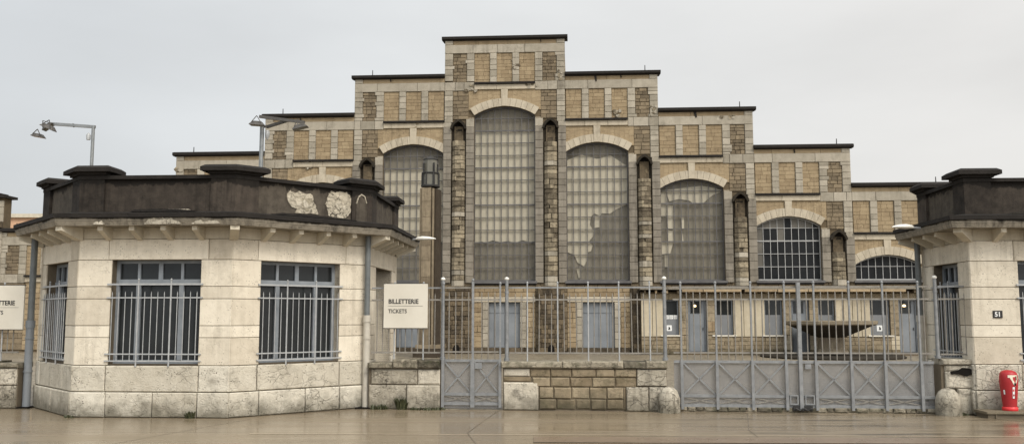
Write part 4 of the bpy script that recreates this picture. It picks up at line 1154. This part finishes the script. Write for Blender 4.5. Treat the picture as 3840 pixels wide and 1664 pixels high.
k = MB(); k.box(F, -2.86, -2.74, -.095, -.05, .70, .80, 0); k.build('lock_case', [M['metal']], pg)
# thin threshold of rubble under the wide gate
k = MB(); k.box(F, .50, 4.92, -.34, -.06, 0, .035, 0)
k.courses(F, .50, 4.92, .0, .085, .085, .17, -.3, -.04, 1, .012, .016, .012, (0,1), .02)
tag(k.build('gate_threshold', [M['joint'], M['wallcap']]), kind='structure')

# ticket signs
def ticket_sign(fr, u0, z0, d, lab):
    t = thing('ticket_sign', fr.p(u0+.39, d, z0), lab, 'sign', 'white ticket signs hung on the railings')
    k = MB(); k.block(fr, u0, u0+.785, z0, z0+.775, d, d+.035, 0, .5, 0, .004); k.build('board', [M['white']], t)
    for za in (z0+.775, z0-.012):
        k = MB(); k.box(fr, u0-.008, u0+.793, d-.006, d+.03, za, za+.012, 0); k.build('trim', [M['black']], t)
    text('BILLETTERIE', fr, u0+.085, d+.037, z0+.43, .112, M['ink'], t, 'lettering', .0022, .90)
    text('TICKETS', fr, u0+.085, d+.037, z0+.265, .098, M['ink'], t, 'lettering', .0006, .90)
    k = MB(); k.box(fr, u0+.08, u0+.70, d+.036, d+.038, z0+.385, z0+.389, 0); k.build('rule', [M['ink_soft']], t)
    k = MB()
    for z in (z0+.12, z0+.65):
        for q in (.12,.66): k.box(fr, u0+q, u0+q+.04, d-.05, d, z, z+.03, 0)
    k.build('clamp', [M['metal']], t)
ticket_sign(F, -4.49, 1.395, -.10, 'white square ticket sign on the railing between octagonal pavilion and narrow gate')
ticket_sign(FL, -.79, 1.37, -.09, 'white ticket sign cut off by the left edge of the view')

# red bin on its slab
t = thing('paving_slab', fR.p(.9, .3, 0), 'low concrete slab step under the red bin', 'slab')
k = MB(); k.block(fR, -.08, 1.9, .065, .105, .06, .52, 0, .5, 0, .008, .004); k.build('slab', [M['concrete']], t)
k = MB(); k.box(fR, -.05, 1.88, .08, .49, 0, .065, 0); k.box(fR, .06, .08, .49, .51, .0, .065, 0); k.build('base', [M['joint']], t)
bc = fR.p(.40, .26, .105)
t = thing('red_bin', bc, 'red plastic bin with cream sticker standing on the slab by the right pavilion', 'bin')
k = MB(); prof = [(.104,.055),(.106,.10),(.117,.22),(.130,.36),(.137,.46),(.136,.53),(.126,.585),(.105,.615),(.065,.635),(.01,.64)]
k.lathe(bc, prof, 24); k.build('body', [M['red']], t)
k = MB(); k.lathe(bc, [(.112,0),(.118,.01),(.116,.05),(.106,.06)], 24); k.build('foot', [M['redlight']], t)
def curved(u0, u1, z0, z1, rad, name, m, poly=None, thick=.004):
    """a label bent round the bin's body"""
    k = MB(); n = 6
    for i in range(n):
        a0 = u0+(u1-u0)*i/n; a1 = u0+(u1-u0)*(i+1)/n
        f = (lambda a: (z0, z1)) if poly is None else poly
        l0, h0 = f(a0); l1, h1 = f(a1)
        def pp(a, z, r_): 
            ang = a/.15-.06; return (bc[0]+r_(z)*math.sin(ang), bc[1]-r_(z)*math.cos(ang), bc[2]+z)
        def rr(z):
            for (ra, za), (rb, zb) in zip(prof, prof[1:]):
                if za <= z <= zb: return ra+(rb-ra)*(z-za)/(zb-za)+thick
            return .1
        k.face([pp(a0,l0,rr), pp(a1,l1,rr), pp(a1,h1,rr), pp(a0,h0,rr)])
    return k.build(name, [m], t)
curved(-.075, .10, .40, .56, 0, 'face_sticker', M['sticker'], lambda a: (.555-.15*max(0,1-abs(a-.035)/.075)-.03, .565))
curved(.025, .055, .40, .445, 0, 'slot', M['void'], None, .007)
curved(.055, .085, .49, .55, 0, 'emblem', M['concrete'], None, .006)
curved(-.005, .035, .20, .38, 0, 'label_strip', M['paper'], None)
curved(.000, .022, .31, .345, 0, 'label_mark', M['redlight'], None, .007)
curved(.002, .026, .235, .265, 0, 'label_mark', M['red'], None, .007)
curved(-.165, -.135, .26, .33, 0, 'side_sticker', M['paper'], None)
curved(.04, .06, .20, .40, 0, 'groove', M['red'], None, .012)

# ================================================================== COURTYARD THINGS
# stone basin on a pedestal
fc = (12.62, 36.0, 0)
t = thing('stone_fountain', fc, 'wide stone basin on a thick octagonal pedestal seen through the wide gate', 'fountain')
k = MB(); k.lathe(fc, [(2.72,0),(2.74,.05),(2.68,.09),(2.5,.10)], 40, smooth=False); k.build('ground_pool', [M['hood']], t)
k = MB(); k.lathe(fc, [(.66,.2),(.60,.28),(.52,.34),(.50,.78)], 8, smooth=False, rot=PI/8); k.build('pedestal', [M['fountain']], t)
k = MB(); k.lathe(fc, [(.50,.78),(.62,.82),(1.55,1.22),(1.62,1.25)], 16, smooth=False, rot=PI/16); k.build('bowl', [M['fountain_dark']], t)
k = MB(); k.lathe(fc, [(1.60,1.25),(1.70,1.255),(1.77,1.30),(1.79,1.42),(1.68,1.43),(1.5,1.36)], 16, smooth=False, rot=PI/16); k.build('rim', [M['fountain']], t)
# tall stone lamp column
lc = (-3.28, 36.0, 0)
LF = Fr(lc[0], lc[1], R(-14))
t = thing('lamp_column', lc, 'tall stone column with a dark iron lantern, in front of the hall left of centre', 'lamp')
k = MB(); k.box(LF, -.5, .5, -.5, .5, 0, .35, 1); k.box(LF, -.42, .42, -.42, .42, .35, .5, 0)
k.box(LF, -.26, .12, -.33, .30, .5, 6.72, 0)
for i, (a, e, dd, mi) in enumerate(((-.37,-.26,.22,0), (.12,.17,.22,1), (.17,.24,.27,0), (.24,.29,.20,1), (.29,.37,.22,1))):
    k.box(LF, a, e, -.30, dd, .5, 6.70-.01*i, mi)  # dark strips on the right paint the shadow in the fluting
z = .5
while z < 6.7:
    zt = min(6.71, z+random.uniform(.55,.9)); k.block(LF, -.255, .115, z, zt, .29, .315, 0, random.random(), .010, .006); z = zt
k.build('shaft', [M['column'], M['column_dark']], t)
k = MB(); k.lathe((lc[0],lc[1],6.74), [(.36,0),(.40,.03),(.40,.09),(.36,.10)], 8, smooth=False, rot=PI/8)
for i in range(8):
    a = PI/8+2*PI*i/8; k.tube((lc[0]+.36*math.cos(a), lc[1]+.36*math.sin(a), 6.78), (lc[0]+.36*math.cos(a), lc[1]+.36*math.sin(a), 7.30), .028, n=6)
k.lathe((lc[0],lc[1],7.28), [(.36,0),(.38,.02),(.38,.06),(.28,.08)], 8, smooth=False, rot=PI/8)
for i in range(4):
    a = PI/4+PI/2*i+R(-14); k.tube((lc[0]+.31*math.cos(a), lc[1]+.31*math.sin(a), 6.8), (lc[0]+.31*math.cos(a), lc[1]+.31*math.sin(a), 7.72), .04, n=6)
k.lathe((lc[0],lc[1],7.86), [(.27,0),(.31,.01),(.30,.05),(.05,.17),(.01,.18)], 8, smooth=False, rot=PI/8)
lo_ = k.build('lantern', [M['black']], t)
k = MB(); k.lathe((lc[0],lc[1],6.83), [(.33,0),(.33,.46)], 8, smooth=False, rot=PI/8); k.lathe((lc[0],lc[1],7.35), [(.265,0),(.265,.52)], 8, smooth=False, rot=PI/8); k.build('lantern_glass', [M['lanternglass']], lo_)

# floodlight masts behind the left pavilion
def flood(P, c, tilt, sc, root, lit_face=False):
    """one floodlight: a flat trapezoid housing with a yoke"""
    k = MB(); a = R(tilt)
    def q(x, y, z):
        xr = x*math.cos(a)-z*math.sin(a); zr = x*math.sin(a)+z*math.cos(a)
        return (c[0]+xr*sc, c[1]+y*sc, c[2]+zr*sc)
    A_ = [q(-.30,-.2,-.06), q(.30,-.2,-.06), q(.30,.2,-.06), q(-.30,.2,-.06)]
    B_ = [q(-.17,-.12,.08), q(.17,-.12,.08), q(.17,.12,.08), q(-.17,.12,.08)]
    k.hexa(A_, B_, 0); C_ = [q(-.31,-.21,-.09), q(.31,-.21,-.09), q(.31,.21,-.09), q(-.31,.21,-.09)]
    k.hexa(C_, A_, 0)
    o = k.build('floodlight', [M['lampbody']], root)
    k = MB(); k.face([q(-.27,-.18,-.095), q(.27,-.18,-.095), q(.27,.18,-.095), q(-.27,.18,-.095)]); k.build('lens', [M['lanternglass']], o)
    k = MB(); k.bar(q(-.2,-.22,0), q(0,-.22,.28), .02, .02); k.bar(q(.2,-.22,0), q(0,-.22,.28), .02, .02); k.build('yoke', [M['lampbody']], o)
mx, my = -13.2, 28.0
t = thing('floodlight_mast', (mx,my,0), 'grey mast with a level arm and two drooping floodlights, behind the pavilion left end', 'floodlight', 'floodlight masts behind the octagonal pavilion')
k = MB(); k.tube((mx,my,0), (mx,my,7.55), .06, .05, n=10); k.tube((mx,my,5.6), (mx,my,5.63), .062, n=10); k.build('pole', [M['zinc']], t)
k = MB(); k.bar((mx+.06,my,7.53), (mx-1.35,my,7.63), .08, .09); k.bar((mx-.62,my,7.58), (mx-.65,my,7.58), .1, .11); k.build('arm', [M['zinc']], t)
flood(None, (mx-1.42,my-.02,7.56), 36, .62, t); flood(None, (mx-1.22,my-.35,7.46), -24, .72, t); flood(None, (mx-1.66,my-.1,7.24), -10, .62, t)
k = MB(); k.lathe((mx-.14,my,7.12), [(.02,.22),(.07,.14),(.06,0)], 10); k.build('junction_box', [M['metal_pale']], t)
mx2, my2 = -7.88, 28.0
t = thing('floodlight_mast', (mx2,my2,0), 'grey mast with a crossed arm and two floodlights, behind the pavilion front corner', 'floodlight', 'floodlight masts behind the octagonal pavilion')
k = MB(); k.tube((mx2,my2,0), (mx2,my2,7.55), .075, .065, n=10); k.tube((mx2,my2,6.0), (mx2,my2,6.04), .078, n=10); k.build('pole', [M['zinc']], t)
k = MB(); k.bar((mx2-.05,my2-.15,7.83), (mx2+1.42,my2-.35,7.60), .07, .09); k.bar((mx2+.12,my2+.1,7.55), (mx2+.82,my2-.15,7.70), .07, .09); k.bar((mx2+.0,my2,7.52), (mx2+.12,my2+.1,7.58), .07, .08); k.build('arm', [M['lampbody']], t)
flood(None, (mx2-.06,my2-.3,7.58), -4, .75, t); flood(None, (mx2+1.32,my2-.5,7.44), 14, .75, t)
k = MB(); k.bar((mx2+1.22,my2-.4,7.58), (mx2+1.22,my2-.45,7.44), .025, .025); k.bar((mx2+1.42,my2-.4,7.58), (mx2+1.42,my2-.45,7.44), .025, .025); k.build('bracket', [M['lampbody']], t)
k = MB(); k.lathe((mx2+.17,my2,7.22), [(.02,-.1),(.07,0),(.08,.12),(.05,.2)], 10); k.build('junction_box', [M['metal_pale']], t)

# ================================================================== WEEDS at the wall feet
def weed(x, y, n, r, h, lab):
    k = MB()
    for i in range(n):
        a = random.uniform(0, 2*PI); rr = r*math.sqrt(random.random()); bx, by = x+rr*math.cos(a), y+rr*math.sin(a)*.35
        hh = h*random.uniform(.3,1); an_ = random.uniform(0,2*PI); wd = random.uniform(.004,.012)
        lx, ly = math.cos(an_)*hh*.5, math.sin(an_)*hh*.35
        px, py = -math.sin(an_)*wd, math.cos(an_)*wd
        k.face([(bx-px,by-py,0), (bx+px,by+py,0), (bx+lx*.5+px*1.3,by+ly*.5+py*1.3,hh*.65), (bx+lx*.5-px*1.3,by+ly*.5-py*1.3,hh*.65)])
        k.face([(bx+lx*.5-px*1.3,by+ly*.5-py*1.3,hh*.65), (bx+lx*.5+px*1.3,by+ly*.5+py*1.3,hh*.65), (bx+lx,by+ly,hh)])
    tag(k.build('weed', [M['leaf']]), lab, 'weed', 'weeds at the foot of the walls')
p = f1.p(1.98,.09,0); weed(p[0], p[1], 60, .07, .13, 'small weed tuft under the front barred window of the octagonal pavilion')
p = f1.p(.02,.10,0); weed(p[0], p[1], 40, .09, .05, 'low weed tuft at the left front corner of the octagonal pavilion')
p = F.p(-4.12,.04,0); weed(p[0], p[1], 150, .09, .24, 'tall weed clump at the foot of the wall under the ticket sign')
p = F.p(-4.52,.04,0); weed(p[0], p[1], 110, .16, .10, 'weed tuft between the downpipe and the tall weed clump')
p = F.p(-3.66,.05,0); weed(p[0], p[1], 170, .30, .06, 'low strip of weeds beside the narrow gate left jamb')
p = F.p(5.14,.12,0); weed(p[0], p[1], 90, .14, .05, 'low weeds between the right guard stone and the rough pier')

# ================================================================== CAMERA, LIGHT, SKY
cam = bpy.data.cameras.new('camera'); co_ = bpy.data.objects.new('camera', cam); COL.objects.link(co_)
cam.sensor_width = 36; cam.lens = 36*2270/2575; cam.clip_end = 2000; cam.clip_start = .1
co_.location = (0,0,1.6); co_.rotation_euler = (R(90)+math.atan(237/2270), 0, 0)
S.camera = co_
SUN_EL = R(46); SUN_AZ = Vector((.55,-.83))      # the brighter part of the cloud: behind the viewer, to the right
sl = bpy.data.lights.new('sun', 'SUN'); sl.energy = 1.5; sl.angle = R(22); sl.color = (1,.93,.82)
so = bpy.data.objects.new('sun', sl); COL.objects.link(so)
sd = Vector((SUN_AZ.x*math.cos(SUN_EL), SUN_AZ.y*math.cos(SUN_EL), math.sin(SUN_EL))).normalized()
so.rotation_euler = sd.to_track_quat('Z', 'Y').to_euler(); so.location = sd*60
W = bpy.data.worlds.new('World'); S.world = W; W.use_nodes = True
nt = W.node_tree; L = nt.links
bg = nt.nodes['Background']
sky = N(nt, 'ShaderNodeTexSky', sky_type='NISHITA', sun_disc=False, sun_elevation=SUN_EL, sun_rotation=math.atan2(SUN_AZ.x, SUN_AZ.y), dust_density=4., air_density=1.5)
hs = N(nt, 'ShaderNodeHueSaturation'); hs.inputs['Saturation'].default_value = .12; L.new(sky.outputs[0], hs.inputs['Color'])
L.new(hs.outputs[0], bg.inputs['Color']); bg.inputs['Strength'].default_value = .05
tc = N(nt, 'ShaderNodeTexCoord'); sp = N(nt, 'ShaderNodeSeparateXYZ'); L.new(tc.outputs['Generated'], sp.inputs[0])
mp = N(nt, 'ShaderNodeMapping'); mp.inputs['Scale'].default_value = (1.2,1.2,3.5); L.new(tc.outputs['Generated'], mp.inputs['Vector'])
cl = N(nt, 'ShaderNodeTexNoise'); cl.inputs['Scale'].default_value = 1.6; cl.inputs['Detail'].default_value = 5.; cl.inputs['Roughness'].default_value = .5; L.new(mp.outputs[0], cl.inputs['Vector'])
# cloud layer: whiter and warmer to the right, bluish grey to the left
gx = ramp(nt, math_(nt, 'ADD', math_(nt, 'MULTIPLY', sp.outputs['X'], .8), .5), [(.08, (.50,.53,.555)), (.5, (.655,.668,.668)), (.85, (.73,.715,.69))])
cv = ramp(nt, cl.outputs['Fac'], [(.32, .86), (.68, 1.09)])
colr = mix(nt, 1., gx, cv, 'MULTIPLY')
zen = math_(nt, 'ADD', 1., math_(nt, 'MULTIPLY', math_(nt, 'MAXIMUM', math_(nt, 'SUBTRACT', sp.outputs['Z'], .28), 0.), 1.7))
bck = math_(nt, 'ADD', 1., math_(nt, 'MULTIPLY', math_(nt, 'MAXIMUM', math_(nt, 'MULTIPLY', sp.outputs['Y'], -1.), 0.), .8))
b2 = N(nt, 'ShaderNodeBackground'); L.new(colr, b2.inputs['Color'])
L.new(math_(nt, 'MULTIPLY', math_(nt, 'MULTIPLY', zen, bck), .605), b2.inputs['Strength'])
ad = N(nt, 'ShaderNodeAddShader'); L.new(bg.outputs[0], ad.inputs[0]); L.new(b2.outputs[0], ad.inputs[1])
L.new(ad.outputs[0], nt.nodes['World Output'].inputs['Surface'])
S.view_settings.view_transform = 'Standard'; S.view_settings.look = 'None'; S.view_settings.exposure = .38; S.view_settings.gamma = 1.
S.cycles.max_bounces = 8; S.cycles.transparent_max_bounces = 16
